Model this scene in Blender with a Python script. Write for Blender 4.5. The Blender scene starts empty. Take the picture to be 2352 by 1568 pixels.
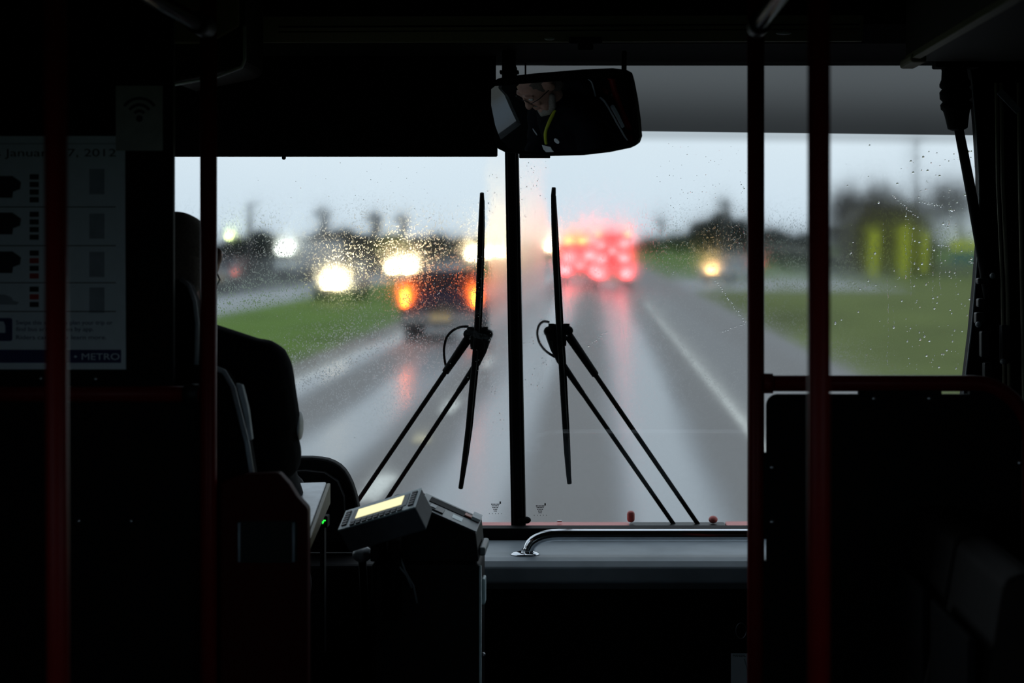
import bpy, bmesh, math, random
from mathutils import Vector, Matrix, Euler
R = math.radians
random.seed(7)
scn = bpy.context.scene
C = scn.collection

# ------------------------------------------------------------------ camera
F = 4500.0                      # focal length in pixels of the 2352 px wide frame
VX, VY, EYE = 1370.0, 560.0, 1.7   # vanishing point of the road, eye height over the bus floor
cam_d = bpy.data.cameras.new('camera')
cam = bpy.data.objects.new('camera', cam_d); C.objects.link(cam)
cam.location = (0, 0, EYE); cam.rotation_euler = (R(90), 0, 0)
cam_d.sensor_width = 36.0; cam_d.lens = F / 2352 * 36.0
cam_d.shift_x = -(VX - 1176) / 2352.0
cam_d.shift_y = -(784 - VY) / 2352.0
cam_d.clip_start = 0.05; cam_d.clip_end = 4000
cam_d.dof.use_dof = True; cam_d.dof.focus_distance = 4.85
cam_d.dof.aperture_fstop = (cam_d.lens / 1000.0) / 0.019
scn.camera = cam

# ------------------------------------------------------------------ sky (overcast, dusk) and exposure
W = bpy.data.worlds.new('overcast_sky'); scn.world = W; W.use_nodes = True
nt = W.node_tree; nt.nodes.clear()
wo = nt.nodes.new('ShaderNodeOutputWorld'); bg = nt.nodes.new('ShaderNodeBackground')
tc = nt.nodes.new('ShaderNodeTexCoord'); sp = nt.nodes.new('ShaderNodeSeparateXYZ')
rp = nt.nodes.new('ShaderNodeValToRGB'); nz = nt.nodes.new('ShaderNodeTexNoise')
mx = nt.nodes.new('ShaderNodeMix'); mx.data_type = 'RGBA'; mx.blend_type = 'MULTIPLY'
r2 = nt.nodes.new('ShaderNodeValToRGB')
nt.links.new(tc.outputs['Generated'], sp.inputs[0]); nt.links.new(sp.outputs['Z'], rp.inputs[0])
e = rp.color_ramp.elements
e[0].position = 0.0; e[0].color = (0.56, 0.66, 0.74, 1)
e[1].position = 0.07; e[1].color = (0.66, 0.745, 0.80, 1)
k = e.new(0.5); k.color = (0.52, 0.60, 0.68, 1)
nz.inputs['Scale'].default_value = 3.5; nz.inputs['Detail'].default_value = 3
nt.links.new(tc.outputs['Generated'], nz.inputs['Vector']); nt.links.new(nz.outputs['Fac'], r2.inputs[0])
r2.color_ramp.elements[0].position = .3; r2.color_ramp.elements[0].color = (.86, .88, .90, 1)
r2.color_ramp.elements[1].position = .7; r2.color_ramp.elements[1].color = (1, 1, 1, 1)
mx.inputs[0].default_value = 1
nt.links.new(rp.outputs[0], mx.inputs[6]); nt.links.new(r2.outputs[0], mx.inputs[7])
nt.links.new(mx.outputs[2], bg.inputs[0]); bg.inputs[1].default_value = 1.28
nt.links.new(bg.outputs[0], wo.inputs[0])
scn.view_settings.view_transform = 'Standard'; scn.view_settings.look = 'None'
scn.view_settings.exposure = 0.0; scn.view_settings.gamma = 1.0
scn.view_settings.use_curve_mapping = False
cy = scn.cycles
cy.max_bounces = 10; cy.diffuse_bounces = 3; cy.glossy_bounces = 4; cy.transmission_bounces = 6
cy.transparent_max_bounces = 12
cy.sample_clamp_indirect = 12.0; cy.sample_clamp_direct = 0.0
cy.caustics_reflective = False; cy.caustics_refractive = True
cy.use_denoising = True

# ------------------------------------------------------------------ mapping helpers (a point of the place at distance Y)
def P(px, py, Y): return Vector(((px - VX) / F * Y, Y, EYE - (py - VY) / F * Y))
def WY(z): return 5.05 - (z - .98) * .333          # the raked windshield plane
def PW(px, py, off=0.0):
    Y = 4.81 / (1 - 7.4e-5 * (py - VY)) + off
    return P(px, py, Y)
ROAD = -0.6                                         # road level; the bus floor is z = 0
def G(px, py):                                      # point of the road surface
    Y = (EYE - ROAD) * F / (py - VY); return Vector(((px - VX) / F * Y, Y, ROAD))

# ------------------------------------------------------------------ materials
def mat(name, col, rough=.5, metal=0.0, spec=.5, var=.12, scale=40, bump=.0, emis=None, estr=0, coat=0, sheen=0):
    m = bpy.data.materials.new(name); m.use_nodes = True
    t = m.node_tree; b = t.nodes['Principled BSDF']
    b.inputs['Roughness'].default_value = rough; b.inputs['Metallic'].default_value = metal
    b.inputs['Specular IOR Level'].default_value = spec
    b.inputs['Coat Weight'].default_value = coat
    b.inputs['Sheen Weight'].default_value = sheen
    tcn = t.nodes.new('ShaderNodeTexCoord'); n = t.nodes.new('ShaderNodeTexNoise')
    n.inputs['Scale'].default_value = scale; n.inputs['Detail'].default_value = 4
    t.links.new(tcn.outputs['Object'], n.inputs['Vector'])
    cr = t.nodes.new('ShaderNodeValToRGB')
    cr.color_ramp.elements[0].position = .3; cr.color_ramp.elements[1].position = .7
    cr.color_ramp.elements[0].color = tuple(max(0, c * (1 - var)) for c in col[:3]) + (1,)
    cr.color_ramp.elements[1].color = tuple(min(1, c * (1 + var)) for c in col[:3]) + (1,)
    t.links.new(n.outputs['Fac'], cr.inputs[0]); t.links.new(cr.outputs[0], b.inputs['Base Color'])
    if bump:
        bn = t.nodes.new('ShaderNodeBump'); bn.inputs['Strength'].default_value = bump
        bn.inputs['Distance'].default_value = .002
        t.links.new(n.outputs['Fac'], bn.inputs['Height']); t.links.new(bn.outputs[0], b.inputs['Normal'])
    if emis:
        b.inputs['Emission Color'].default_value = tuple(emis) + (1,); b.inputs['Emission Strength'].default_value = estr
    return m

M = {}
M['black'] = mat('black_plastic', (.0045, .0045, .005), .65, spec=.10, bump=.2)
M['blackm'] = mat('black_metal', (.012, .012, .013), .5, spec=.3)
M['rubber'] = mat('black_rubber', (.0045, .0045, .005), .7, spec=.12)
M['wall'] = mat('dark_wall_panel', (.022, .022, .022), .7, spec=.2, bump=.2)
M['ceil'] = mat('dark_ceiling_panel', (.030, .028, .022), .7, spec=.2)
M['floor'] = mat('black_speckled_floor', (.02, .02, .022), .7, spec=.2, scale=200, var=.5)
M['header'] = mat('beige_header_panel', (.30, .28, .20), .6, spec=.2, scale=300)
M['red'] = mat('red_pole_paint', (.15, .005, .004), .4, spec=.15, var=.06)
M['reddark'] = mat('maroon_panel', (.045, .0022, .002), .6, spec=.08)
M['chrome'] = mat('chrome', (.82, .84, .87), .13, metal=1, var=.02)
M['steel'] = mat('brushed_steel', (.5, .5, .52), .3, metal=1, var=.05)
M['dash'] = mat('grey_dash_vinyl', (.30, .35, .39), .44, spec=.6, scale=14, var=.12, bump=.15)
M['grey'] = mat('light_grey_panel', (.78, .84, .90), .34, spec=.8)
M['yellowish'] = mat('yellowed_edge', (.16, .14, .07), .5)
M['unit'] = mat('teal_grey_housing', (.72, .95, 1.0), .34, spec=.8, bump=.15)
M['unitside'] = mat('grey_housing_side', (.09, .10, .115), .6, spec=.3, bump=.3)
M['key'] = mat('black_key', (.006, .006, .007), .4)
M['screen'] = mat('lit_display', (.1, .1, .05), .3, emis=(1.0, .93, .50), estr=.98)
M['label_w'] = mat('white_label', (.75, .78, .80), .5)
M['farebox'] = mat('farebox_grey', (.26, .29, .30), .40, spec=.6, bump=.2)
M['fareshade'] = mat('farebox_shaded_front', (.012, .011, .010), .6, spec=.15)  # same grey body darkened: shade on the front put into the colour
M['orange'] = mat('orange_plastic', (.5, .10, .04), .4)
M['led'] = mat('green_led', (0, .1, 0), .4, emis=(.02, 1, .05), estr=2.2)
M['paper'] = mat('poster_paper', (.74, .80, .84), .6, spec=.2, var=.03)
M['ink'] = mat('black_print', (.01, .01, .012), .6)
M['navy'] = mat('navy_print', (.012, .018, .12), .6)
M['redink'] = mat('red_print', (.45, .02, .02), .6)
M['greyink'] = mat('grey_print', (.35, .38, .42), .6)
M['skin'] = mat('skin', (.55, .31, .24), .5, spec=.4, var=.10, scale=60)
M['beard'] = mat('grey_beard', (.30, .27, .24), .8, var=.3, scale=200, bump=.5)
M['hair'] = mat('grey_brown_hair', (.16, .13, .11), .8, var=.3, scale=200, bump=.5)
M['jacket'] = mat('dark_navy_jacket', (.006, .007, .010), .85, spec=.08, var=.3, scale=60, bump=.4)
M['trouser'] = mat('black_trousers', (.01, .01, .012), .85)
M['shoe'] = mat('black_shoe', (.01, .01, .01), .4)
M['eye'] = mat('eye_white', (.7, .7, .68), .2)
M['lanyard'] = mat('yellow_green_lanyard', (.50, .55, .03), .6)
M['seat'] = mat('dark_seat_fabric', (.0055, .006, .008), .85, spec=.08, bump=.3)
M['seatrim'] = mat('grey_seat_trim', (.42, .48, .52), .45, spec=.4)
M['seat2'] = mat('brown_seat_vinyl', (.014, .010, .009), .65, spec=.08, bump=.3)

def mirror_mat():
    m = bpy.data.materials.new('mirror_glass'); m.use_nodes = True
    t = m.node_tree; t.nodes.clear()
    o = t.nodes.new('ShaderNodeOutputMaterial'); g = t.nodes.new('ShaderNodeBsdfGlossy')
    g.inputs['Color'].default_value = (.25, .27, .28, 1); g.inputs['Roughness'].default_value = .01
    t.links.new(g.outputs[0], o.inputs[0]); return m
M['mirror'] = mirror_mat()

# windshield glass: clear glass under a film of rain water: narrow scatter everywhere, broad scatter in
# droplets and in the strip the blades do not reach
def glass_mat(name, dots=1.0, tint=True, unwiped=None, haze=.02, smear=(.12, .45)):
    m = bpy.data.materials.new(name); m.use_nodes = True
    t = m.node_tree; t.nodes.clear(); N = t.nodes.new; L = t.links.new
    def math_(op, a, b=None, clamp=False):
        n = N('ShaderNodeMath'); n.operation = op; n.use_clamp = clamp
        for i, v in enumerate((a, b)):
            if v is None: continue
            if isinstance(v, (int, float)): n.inputs[i].default_value = v
            else: L(v, n.inputs[i])
        return n.outputs[0]
    def ramp(v, a, b):                                   # smooth step
        n = N('ShaderNodeMapRange'); n.interpolation_type = 'SMOOTHSTEP'
        n.inputs[1].default_value = a; n.inputs[2].default_value = b; L(v, n.inputs[0]); return n.outputs[0]
    o = N('ShaderNodeOutputMaterial'); tcn = N('ShaderNodeTexCoord'); s = N('ShaderNodeSeparateXYZ')
    L(tcn.outputs['Object'], s.inputs[0]); X, Z = s.outputs['X'], s.outputs['Z']
    mp = N('ShaderNodeMapping'); mp.inputs['Scale'].default_value = (1, 1, .62); L(tcn.outputs['Object'], mp.inputs[0])
    vo = N('ShaderNodeTexVoronoi'); vo.inputs['Scale'].default_value = 330; L(mp.outputs[0], vo.inputs['Vector'])
    sc_ = N('ShaderNodeSeparateColor'); L(vo.outputs['Color'], sc_.inputs[0])
    rad = math_('MULTIPLY', math_('POWER', sc_.outputs[0], 1.1), .60)
    dot = math_('LESS_THAN', vo.outputs['Distance'], rad)
    nz = N('ShaderNodeTexNoise'); nz.inputs['Scale'].default_value = 9; nz.inputs['Detail'].default_value = 5
    L(tcn.outputs['Object'], nz.inputs['Vector'])
    dens = ramp(nz.outputs['Fac'], .22, .50)
    zone = math_('ADD', math_('MULTIPLY', math_('MULTIPLY', ramp(Z, 1.15, 1.40), math_('SUBTRACT', 1.0, ramp(Z, 1.71, 1.84))), .8), .2)
    dotf = math_('MULTIPLY', math_('MULTIPLY', dot, dens), math_('MULTIPLY', zone, .98 * dots))
    # vertical run streaks
    mp2 = N('ShaderNodeMapping'); mp2.inputs['Scale'].default_value = (60, 60, 3.2); L(tcn.outputs['Object'], mp2.inputs[0])
    n2 = N('ShaderNodeTexNoise'); n2.inputs['Scale'].default_value = 1; n2.inputs['Detail'].default_value = 4; L(mp2.outputs[0], n2.inputs['Vector'])
    streak = math_('MULTIPLY', ramp(n2.outputs['Fac'], .50, .75), .05)
    # centre strip the blades leave wet
    dx = math_('ABSOLUTE', math_('ADD', X, .195))
    dxn = math_('ADD', dx, math_('MULTIPLY', math_('SUBTRACT', nz.outputs['Fac'], .5), .06))
    band = math_('MULTIPLY', math_('SUBTRACT', 1.0, ramp(dxn, .055, .085)), ramp(Z, 1.15, 1.5))
    bandf = math_('MULTIPLY', band, .30)
    wide = math_('ADD', math_('ADD', dotf, streak), math_('ADD', bandf, haze), clamp=True)
    if unwiped is not None:
        uw = math_('MULTIPLY', ramp(X, unwiped, unwiped + .06), .10)
        wide = math_('ADD', wide, uw, clamp=True)
    tr = N('ShaderNodeBsdfTransparent'); tr.inputs[0].default_value = (.96, .98, .98, 1)
    rn = N('ShaderNodeBsdfRefraction'); rn.inputs['Color'].default_value = (.96, .98, .98, 1)
    rn.inputs['IOR'].default_value = 1.004; rn.inputs['Roughness'].default_value = .68
    rw = N('ShaderNodeBsdfRefraction'); rw.inputs['Color'].default_value = (.96, .98, .98, 1)
    rw.inputs['IOR'].default_value = 1.035; rw.inputs['Roughness'].default_value = .60
    m1 = N('ShaderNodeMixShader'); m1.inputs[0].default_value = .80; L(tr.outputs[0], m1.inputs[1]); L(rn.outputs[0], m1.inputs[2])
    rm = N('ShaderNodeBsdfRefraction'); rm.inputs['Color'].default_value = (.96, .98, .98, 1)
    rm.inputs['IOR'].default_value = 1.012; rm.inputs['Roughness'].default_value = .62
    n4 = N('ShaderNodeTexNoise'); n4.inputs['Scale'].default_value = 14; n4.inputs['Detail'].default_value = 6; n4.inputs['Distortion'].default_value = 1.2
    L(tcn.outputs['Object'], n4.inputs['Vector'])
    mf = N('ShaderNodeMapRange'); mf.inputs[1].default_value = .35; mf.inputs[2].default_value = .65; mf.inputs[3].default_value = smear[0]; mf.inputs[4].default_value = smear[1]
    L(n4.outputs['Fac'], mf.inputs[0])
    m1b = N('ShaderNodeMixShader'); L(mf.outputs[0], m1b.inputs[0]); L(m1.outputs[0], m1b.inputs[1]); L(rm.outputs[0], m1b.inputs[2]); m1 = m1b
    m2 = N('ShaderNodeMixShader'); L(wide, m2.inputs[0]); L(m1.outputs[0], m2.inputs[1]); L(rw.outputs[0], m2.inputs[2])
    rb = N('ShaderNodeBsdfRefraction'); rb.inputs['Color'].default_value = (.97, .98, .98, 1)
    rb.inputs['IOR'].default_value = 1.05; rb.inputs['Roughness'].default_value = .66
    m2b = N('ShaderNodeMixShader'); L(math_('MULTIPLY', band, .62), m2b.inputs[0]); L(m2.outputs[0], m2b.inputs[1]); L(rb.outputs[0], m2b.inputs[2]); m2 = m2b
    gl = N('ShaderNodeBsdfGlossy'); gl.inputs['Roughness'].default_value = .02
    m3 = N('ShaderNodeMixShader'); m3.inputs[0].default_value = .045; L(m2.outputs[0], m3.inputs[1]); L(gl.outputs[0], m3.inputs[2])
    if tint:     # dark shade band and dotted strip printed along the top of the glass
        edge = math_('SUBTRACT', 1.972, math_('MULTIPLY', X, .012))
        a = ramp(math_('SUBTRACT', Z, edge), -.002, .002)
        b = math_('MULTIPLY', ramp(math_('SUBTRACT', Z, edge), -.032, -.006), .36)
        a2 = math_('MULTIPLY', a, math_('SUBTRACT', .962, math_('MULTIPLY', ramp(math_('SUBTRACT', Z, edge), .0, .16), .075)))
        k = math_('MAXIMUM', a2, b)
        dk = N('ShaderNodeBsdfDiffuse'); dk.inputs[0].default_value = (.02, .022, .026, 1)
        m4 = N('ShaderNodeMixShader'); L(k, m4.inputs[0]); L(m3.outputs[0], m4.inputs[1]); L(dk.outputs[0], m4.inputs[2])
        L(m4.outputs[0], o.inputs[0])
    else: L(m3.outputs[0], o.inputs[0])
    return m
M['glassL'] = glass_mat('rainy_windshield_glass_left', 1.0)
M['glassR'] = glass_mat('rainy_windshield_glass_right', .6, unwiped=.56, haze=.03, smear=(.35, .75))
M['glassS'] = glass_mat('rainy_side_glass', .3, tint=False, haze=.6)
def water_mat():
    m = bpy.data.materials.new('water_drop'); m.use_nodes = True
    t = m.node_tree; t.nodes.clear()
    o = t.nodes.new('ShaderNodeOutputMaterial'); g = t.nodes.new('ShaderNodeBsdfRefraction')
    g.inputs['IOR'].default_value = 1.33; g.inputs['Roughness'].default_value = .02
    t.links.new(g.outputs[0], o.inputs[0]); return m
M['water'] = water_mat()
def smoked():
    m = bpy.data.materials.new('smoked_clear_panel'); m.use_nodes = True
    b = m.node_tree.nodes['Principled BSDF']; b.inputs['Base Color'].default_value = (.02, .025, .025, 1)
    b.inputs['Roughness'].default_value = .12; return m
M['smoked'] = smoked()

# ------------------------------------------------------------------ mesh builder
class MB:
    def __init__(s): s.v = []; s.f = []
    def add(s, vs, fs):
        n = len(s.v); s.v += [Vector(v) for v in vs]; s.f += [tuple(i + n for i in f) for f in fs]; return s
    def box(s, c, d, rot=None):
        hx, hy, hz = d[0] / 2, d[1] / 2, d[2] / 2; c = Vector(c)
        vs = [Vector((x, y, z)) for x in (-hx, hx) for y in (-hy, hy) for z in (-hz, hz)]
        if rot is not None: vs = [rot @ v for v in vs]
        return s.add([c + v for v in vs], [(0, 1, 3, 2), (4, 6, 7, 5), (0, 4, 5, 1), (2, 3, 7, 6), (0, 2, 6, 4), (1, 5, 7, 3)])
    def box2(s, a, b):
        return s.box([(a[i] + b[i]) / 2 for i in range(3)], [abs(b[i] - a[i]) for i in range(3)])
    def prism(s, pts, vec):
        pts = [Vector(p) for p in pts]; vec = Vector(vec); n = len(pts)
        return s.add(pts + [p + vec for p in pts], [tuple(range(n)), tuple(range(2 * n - 1, n - 1, -1))] +
                     [(i, i + n, (i + 1) % n + n, (i + 1) % n) for i in range(n)])
    def pxprism(s, pp, Y0, Y1): return s.prism([P(x, y, Y0) for x, y in pp], (0, Y1 - Y0, 0))
    def hexa(s, o, a, b, c):
        o, a, b, c = map(Vector, (o, a, b, c))
        return s.add([o, o + a, o + a + b, o + b, o + c, o + a + c, o + a + b + c, o + b + c],
                     [(0, 1, 2, 3), (4, 7, 6, 5), (0, 4, 5, 1), (1, 5, 6, 2), (2, 6, 7, 3), (3, 7, 4, 0)])
    def tube(s, pts, r, n=14, caps=True, round_=False):
        pts = [Vector(p) for p in pts]; m = len(pts)
        rs = list(r) if isinstance(r, (list, tuple)) else [r] * m
        if round_:
            d0 = (pts[0] - pts[1]).normalized(); d1 = (pts[-1] - pts[-2]).normalized(); a, b, ra, rb = pts[0], pts[-1], rs[0], rs[-1]
            st = [(math.sin(q), math.cos(q)) for q in (R(80), R(55), R(28))]
            pts = [a + d0 * ra * k for k, _ in st] + pts + [b + d1 * rb * k for k, _ in reversed(st)]
            rs = [ra * c for _, c in st] + rs + [rb * c for _, c in reversed(st)]; m = len(pts)
        up = None; rings = []
        for i in range(m):
            d = (pts[min(i + 1, m - 1)] - pts[max(i - 1, 0)]).normalized()
            if up is None: up = d.orthogonal().normalized()
            up = (up - d * up.dot(d)).normalized(); w = d.cross(up)
            rings.append([pts[i] + (up * math.cos(2 * math.pi * j / n) + w * math.sin(2 * math.pi * j / n)) * rs[i] for j in range(n)])
        fs = [(i * n + j, i * n + (j + 1) % n, (i + 1) * n + (j + 1) % n, (i + 1) * n + j) for i in range(m - 1) for j in range(n)]
        if caps: fs += [tuple(range(n - 1, -1, -1)), tuple((m - 1) * n + j for j in range(n))]
        return s.add([v for q in rings for v in q], fs)
    def ell(s, c, r, n=16, m=10, rot=None, T=None):
        c = Vector(c); vs = []; fs = []
        for i in range(1, m):
            th = math.pi * i / m
            for j in range(n):
                ph = 2 * math.pi * j / n
                v = Vector((r[0] * math.sin(th) * math.cos(ph), r[1] * math.sin(th) * math.sin(ph), r[2] * math.cos(th)))
                vs.append(c + (rot @ v if rot is not None else v))
        top = Vector((0, 0, r[2])); bot = -top
        if rot is not None: top = rot @ top; bot = rot @ bot
        vs += [c + top, c + bot]; a, b = (m - 1) * n, (m - 1) * n + 1
        for i in range(m - 2):
            for j in range(n): fs.append((i * n + j, (i + 1) * n + j, (i + 1) * n + (j + 1) % n, i * n + (j + 1) % n))
        for j in range(n):
            fs.append((a, j, (j + 1) % n)); fs.append((b, (m - 2) * n + (j + 1) % n, (m - 2) * n + j))
        return s.add(vs, fs)
    def lathe(s, c, axis, prof, n=20):          # prof = [(radius, height)]
        c = Vector(c); a = Vector(axis).normalized(); u = a.orthogonal().normalized(); w = a.cross(u)
        vs = [c + a * h + (u * math.cos(2 * math.pi * j / n) + w * math.sin(2 * math.pi * j / n)) * max(r, 1e-4) for r, h in prof for j in range(n)]
        m = len(prof)
        fs = [(i * n + j, i * n + (j + 1) % n, (i + 1) * n + (j + 1) % n, (i + 1) * n + j) for i in range(m - 1) for j in range(n)]
        fs += [tuple(range(n - 1, -1, -1)), tuple((m - 1) * n + j for j in range(n))]
        return s.add(vs, fs)
    def xf(s, Mx): s.v = [Mx @ v for v in s.v]; return s
    def build(s, name, m, parent=None, smooth=False, bevel=0, seg=2, remesh=0, sub=0, loc=None, msmooth=0):
        off = Vector((0, 0, 0))
        if parent is not None: off = WL[parent.name]
        elif loc is not None: off = Vector(loc)
        me = bpy.data.meshes.new(name); me.from_pydata([tuple(v - off) for v in s.v], [], s.f)
        bm = bmesh.new(); bm.from_mesh(me); bmesh.ops.recalc_face_normals(bm, faces=bm.faces); bm.to_mesh(me); bm.free()
        me.materials.append(m if not isinstance(m, str) else M[m])
        if smooth:
            for p in me.polygons: p.use_smooth = True
        o = bpy.data.objects.new(name, me); C.objects.link(o)
        if parent is not None: o.parent = parent; WL[o.name] = off
        else: o.location = off; WL[o.name] = off
        if bevel:
            b = o.modifiers.new('bevel', 'BEVEL'); b.width = bevel; b.segments = seg; b.limit_method = 'ANGLE'; b.angle_limit = R(35)
        if remesh:
            r = o.modifiers.new('remesh', 'REMESH'); r.mode = 'VOXEL'; r.voxel_size = remesh; r.use_smooth_shade = True
            if msmooth:
                q = o.modifiers.new('smooth', 'SMOOTH'); q.factor = .5; q.iterations = msmooth
        if sub:
            q = o.modifiers.new('sub', 'SUBSURF'); q.levels = sub; q.render_levels = sub
        return o
WL = {}
def tag(o, label=None, cat=None, group=None, kind=None):
    if label: o['label'] = label
    if cat: o['category'] = cat
    if group: o['group'] = group
    if kind: o['kind'] = kind
    return o
def empty(name, loc, label, cat, group=None):
    o = bpy.data.objects.new(name, None); C.objects.link(o); o.location = loc; o.empty_display_size = .1
    WL[o.name] = Vector(loc); return tag(o, label, cat, group)
def struct(mb, name, m, parent=None, **k):
    o = mb.build(name, m, parent, **k)
    if parent is None: o['kind'] = 'structure'
    return o
def copy_tree(o, parent=None):
    c = o.copy(); C.objects.link(c)
    if parent is not None: c.parent = parent
    for ch in list(o.children): copy_tree(ch, c)
    return c
def text(name, body, pos, size, m, parent, rot=(R(90), 0, 0), width=None):
    cu = bpy.data.curves.new(name, 'FONT'); cu.body = body; cu.size = size; cu.extrude = .0002
    ob = bpy.data.objects.new(name, cu); C.objects.link(ob)
    bpy.context.view_layer.update()
    me = bpy.data.meshes.new_from_object(ob)
    C.objects.unlink(ob); bpy.data.objects.remove(ob)
    if width:
        xs = [v.co.x for v in me.vertices]; k = width / max(1e-6, max(xs) - min(xs)); x0 = min(xs)
        for v in me.vertices: v.co.x = (v.co.x - x0) * k
    E = Euler(rot).to_matrix(); off = WL[parent.name]
    for v in me.vertices: v.co = E @ v.co + Vector(pos) - off
    me.materials.clear(); me.materials.append(M[m] if isinstance(m, str) else m)
    o = bpy.data.objects.new(name, me); C.objects.link(o); o.parent = parent; WL[o.name] = off
    return o
def smooth_pts(p, k=5):
    p = [Vector(q) for q in p]; out = []
    for i in range(len(p) - 1):
        a, b, c, d = p[max(i - 1, 0)], p[i], p[i + 1], p[min(i + 2, len(p) - 1)]
        for j in range(k):
            t = j / k; out.append(.5 * ((2 * b) + (c - a) * t + (2 * a - 5 * b + 4 * c - d) * t * t + (3 * b - a - 3 * c + d) * t ** 3))
    return out + [p[-1]]
def rrect(x0, y0, x1, y1, r, n=5, corners=(1, 1, 1, 1)):
    out = []
    for (cx, cy_, a, on) in ((x0, y0, 180, corners[0]), (x1, y0, 270, corners[1]), (x1, y1, 0, corners[2]), (x0, y1, 90, corners[3])):
        if not on: out.append((cx, cy_)); continue
        qx = cx + (r if cx == x0 else -r); qy = cy_ + (r if cy_ == y0 else -r)
        for i in range(n + 1):
            t = R(a + 90 * i / n); out.append((qx + r * math.cos(t), qy + r * math.sin(t)))
    return out

XL, XR = -1.45, 1.06
# ================================================================== BUS SHELL
struct(MB().box2((XL, -2.2, -.06), (XR, 5.0, 0)), 'floor', 'floor')
struct(MB().box2((XL, -2.2, 2.32), (XR, 4.9, 2.38)), 'ceiling', 'ceil')
struct(MB().box2((XL, -2.26, 0), (XR, -2.2, 2.32)), 'wall_back', 'wall')
# left wall with the driver's side window
mb = MB(); mb.box2((XL - .06, -2.2, 0), (XL, 4.95, 1.15)); mb.box2((XL - .06, 2.2, 1.15), (XL, 4.05, 2.32)); mb.box2((XL - .06, -2.2, 1.95), (XL, 2.2, 2.32)); mb.box2((XL - .06, -2.2, 1.15), (XL, -1.9, 1.95))
mb.box2((XL - .06, 4.05, 2.0), (XL, 4.95, 2.32)); mb.box2((XL - .06, 4.8, 1.15), (XL, 4.95, 2.0))
struct(mb, 'wall_left', 'wall')
mb = MB(); mb.box2((XR, -2.2, 0), (XR + .06, 3.85, 1.15)); mb.box2((XR, 2.2, 1.15), (XR + .06, 3.85, 2.32)); mb.box2((XR, -2.2, 1.95), (XR + .06, 2.2, 2.32)); mb.box2((XR, -2.2, 1.15), (XR + .06, -1.9, 1.95))
struct(mb, 'wall_right', 'wall')
def tint_mat(name, c):
    m = bpy.data.materials.new(name); m.use_nodes = True; t = m.node_tree; t.nodes.clear()
    o = t.nodes.new('ShaderNodeOutputMaterial'); b = t.nodes.new('ShaderNodeBsdfTransparent'); b.inputs[0].default_value = c
    t.links.new(b.outputs[0], o.inputs[0]); return m
M['tint'] = tint_mat('tinted_side_glass', (.46, .54, .58, 1))
for xx, nm in ((XL - .03, 'window_4'), (XR + .03, 'window_5')):  # unseen windows behind the camera, added to light the cabin from behind
    struct(MB().add([(xx, -1.9, 1.15), (xx, 2.2, 1.15), (xx, 2.2, 1.95), (xx, -1.9, 1.95)], [(0, 1, 2, 3)]), nm, 'tint')
# lower front wall and header
struct(MB().box2((XL, 4.98, 0), (XR, 5.04, .945)), 'wall_front', 'wall')
mb = MB(); mb.prism([(XL, 4.62, 2.129), (XL, 4.72, 2.129), (XL, 4.72, 2.32), (XL, 4.50, 2.32), (XL, 4.46, 2.20), (XL, 4.50, 2.16)], (XR - XL, 0, 0))
struct(mb, 'trim_1', 'wall')
# front right door, closed, dark glass in black frame (only its front post shows)
dr = struct(MB().box2((XR, 3.87, 0), (XR + .05, 4.9, 2.32)), 'door_1', 'black')
struct(MB().box2((XR - .006, 3.97, .3), (XR - .001, 4.75, 2.0)), 'window_pane', 'smoked', dr)

# windshield panes
def pane(x0, x1, name, m):
    z0, z1 = .955, 2.14
    mb = MB(); n = 6
    for i in range(n + 1):
        z = z0 + (z1 - z0) * i / n
        for j in range(9):
            x = x0 + (x1 - x0) * j / 8
            mb.v.append(Vector((x, WY(z), z)))
    for i in range(n):
        for j in range(8): mb.f.append((i * 9 + j, i * 9 + j + 1, (i + 1) * 9 + j + 1, (i + 1) * 9 + j))
    return struct(mb, name, m)
pane(XL, -.196, 'window_1', 'glassL')
pane(-.196, 1.04, 'window_2', 'glassR')
struct(MB().add([(XL - .03, 4.05, 1.15), (XL - .03, 4.8, 1.15), (XL - .03, 4.8, 2.0), (XL - .03, 4.05, 2.0)], [(0, 1, 2, 3)]), 'window_3', 'glassS')
# centre divider between the panes: raked with the glass
mb = MB()
tl, tr_ = PW(1156, 150, -.03), PW(1186, 150, -.03); bl, br_ = PW(1174, 1212, -.03), PW(1207, 1212, -.03)
mb.prism([tl, tr_, br_, bl], (0, .05, 0))
dv = struct(mb, 'trim_2', 'rubber', bevel=.003)
for dx in (.25, .75):
    a = tl.lerp(tr_, dx) + Vector((0, -.004, 0)); b = bl.lerp(br_, dx) + Vector((0, -.004, 0))
    struct(MB().tube([a, b], .0028, 8), 'sealing_bead', 'rubber', dv)
c0 = PW(1209, 1194, -.035)
struct(MB().ell(c0, (.012, .01, .009)).box(c0 + Vector((-.012, 0, .0)), (.02, .014, .01)), 'latch', 'rubber', dv, smooth=True)
# lower window frame
f0 = struct(MB().box2((XL, 4.955, .950), (XR, 5.01, .981)), 'trim_3', 'rubber', bevel=.003)
f0.location = (0, 0, 0)
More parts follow.
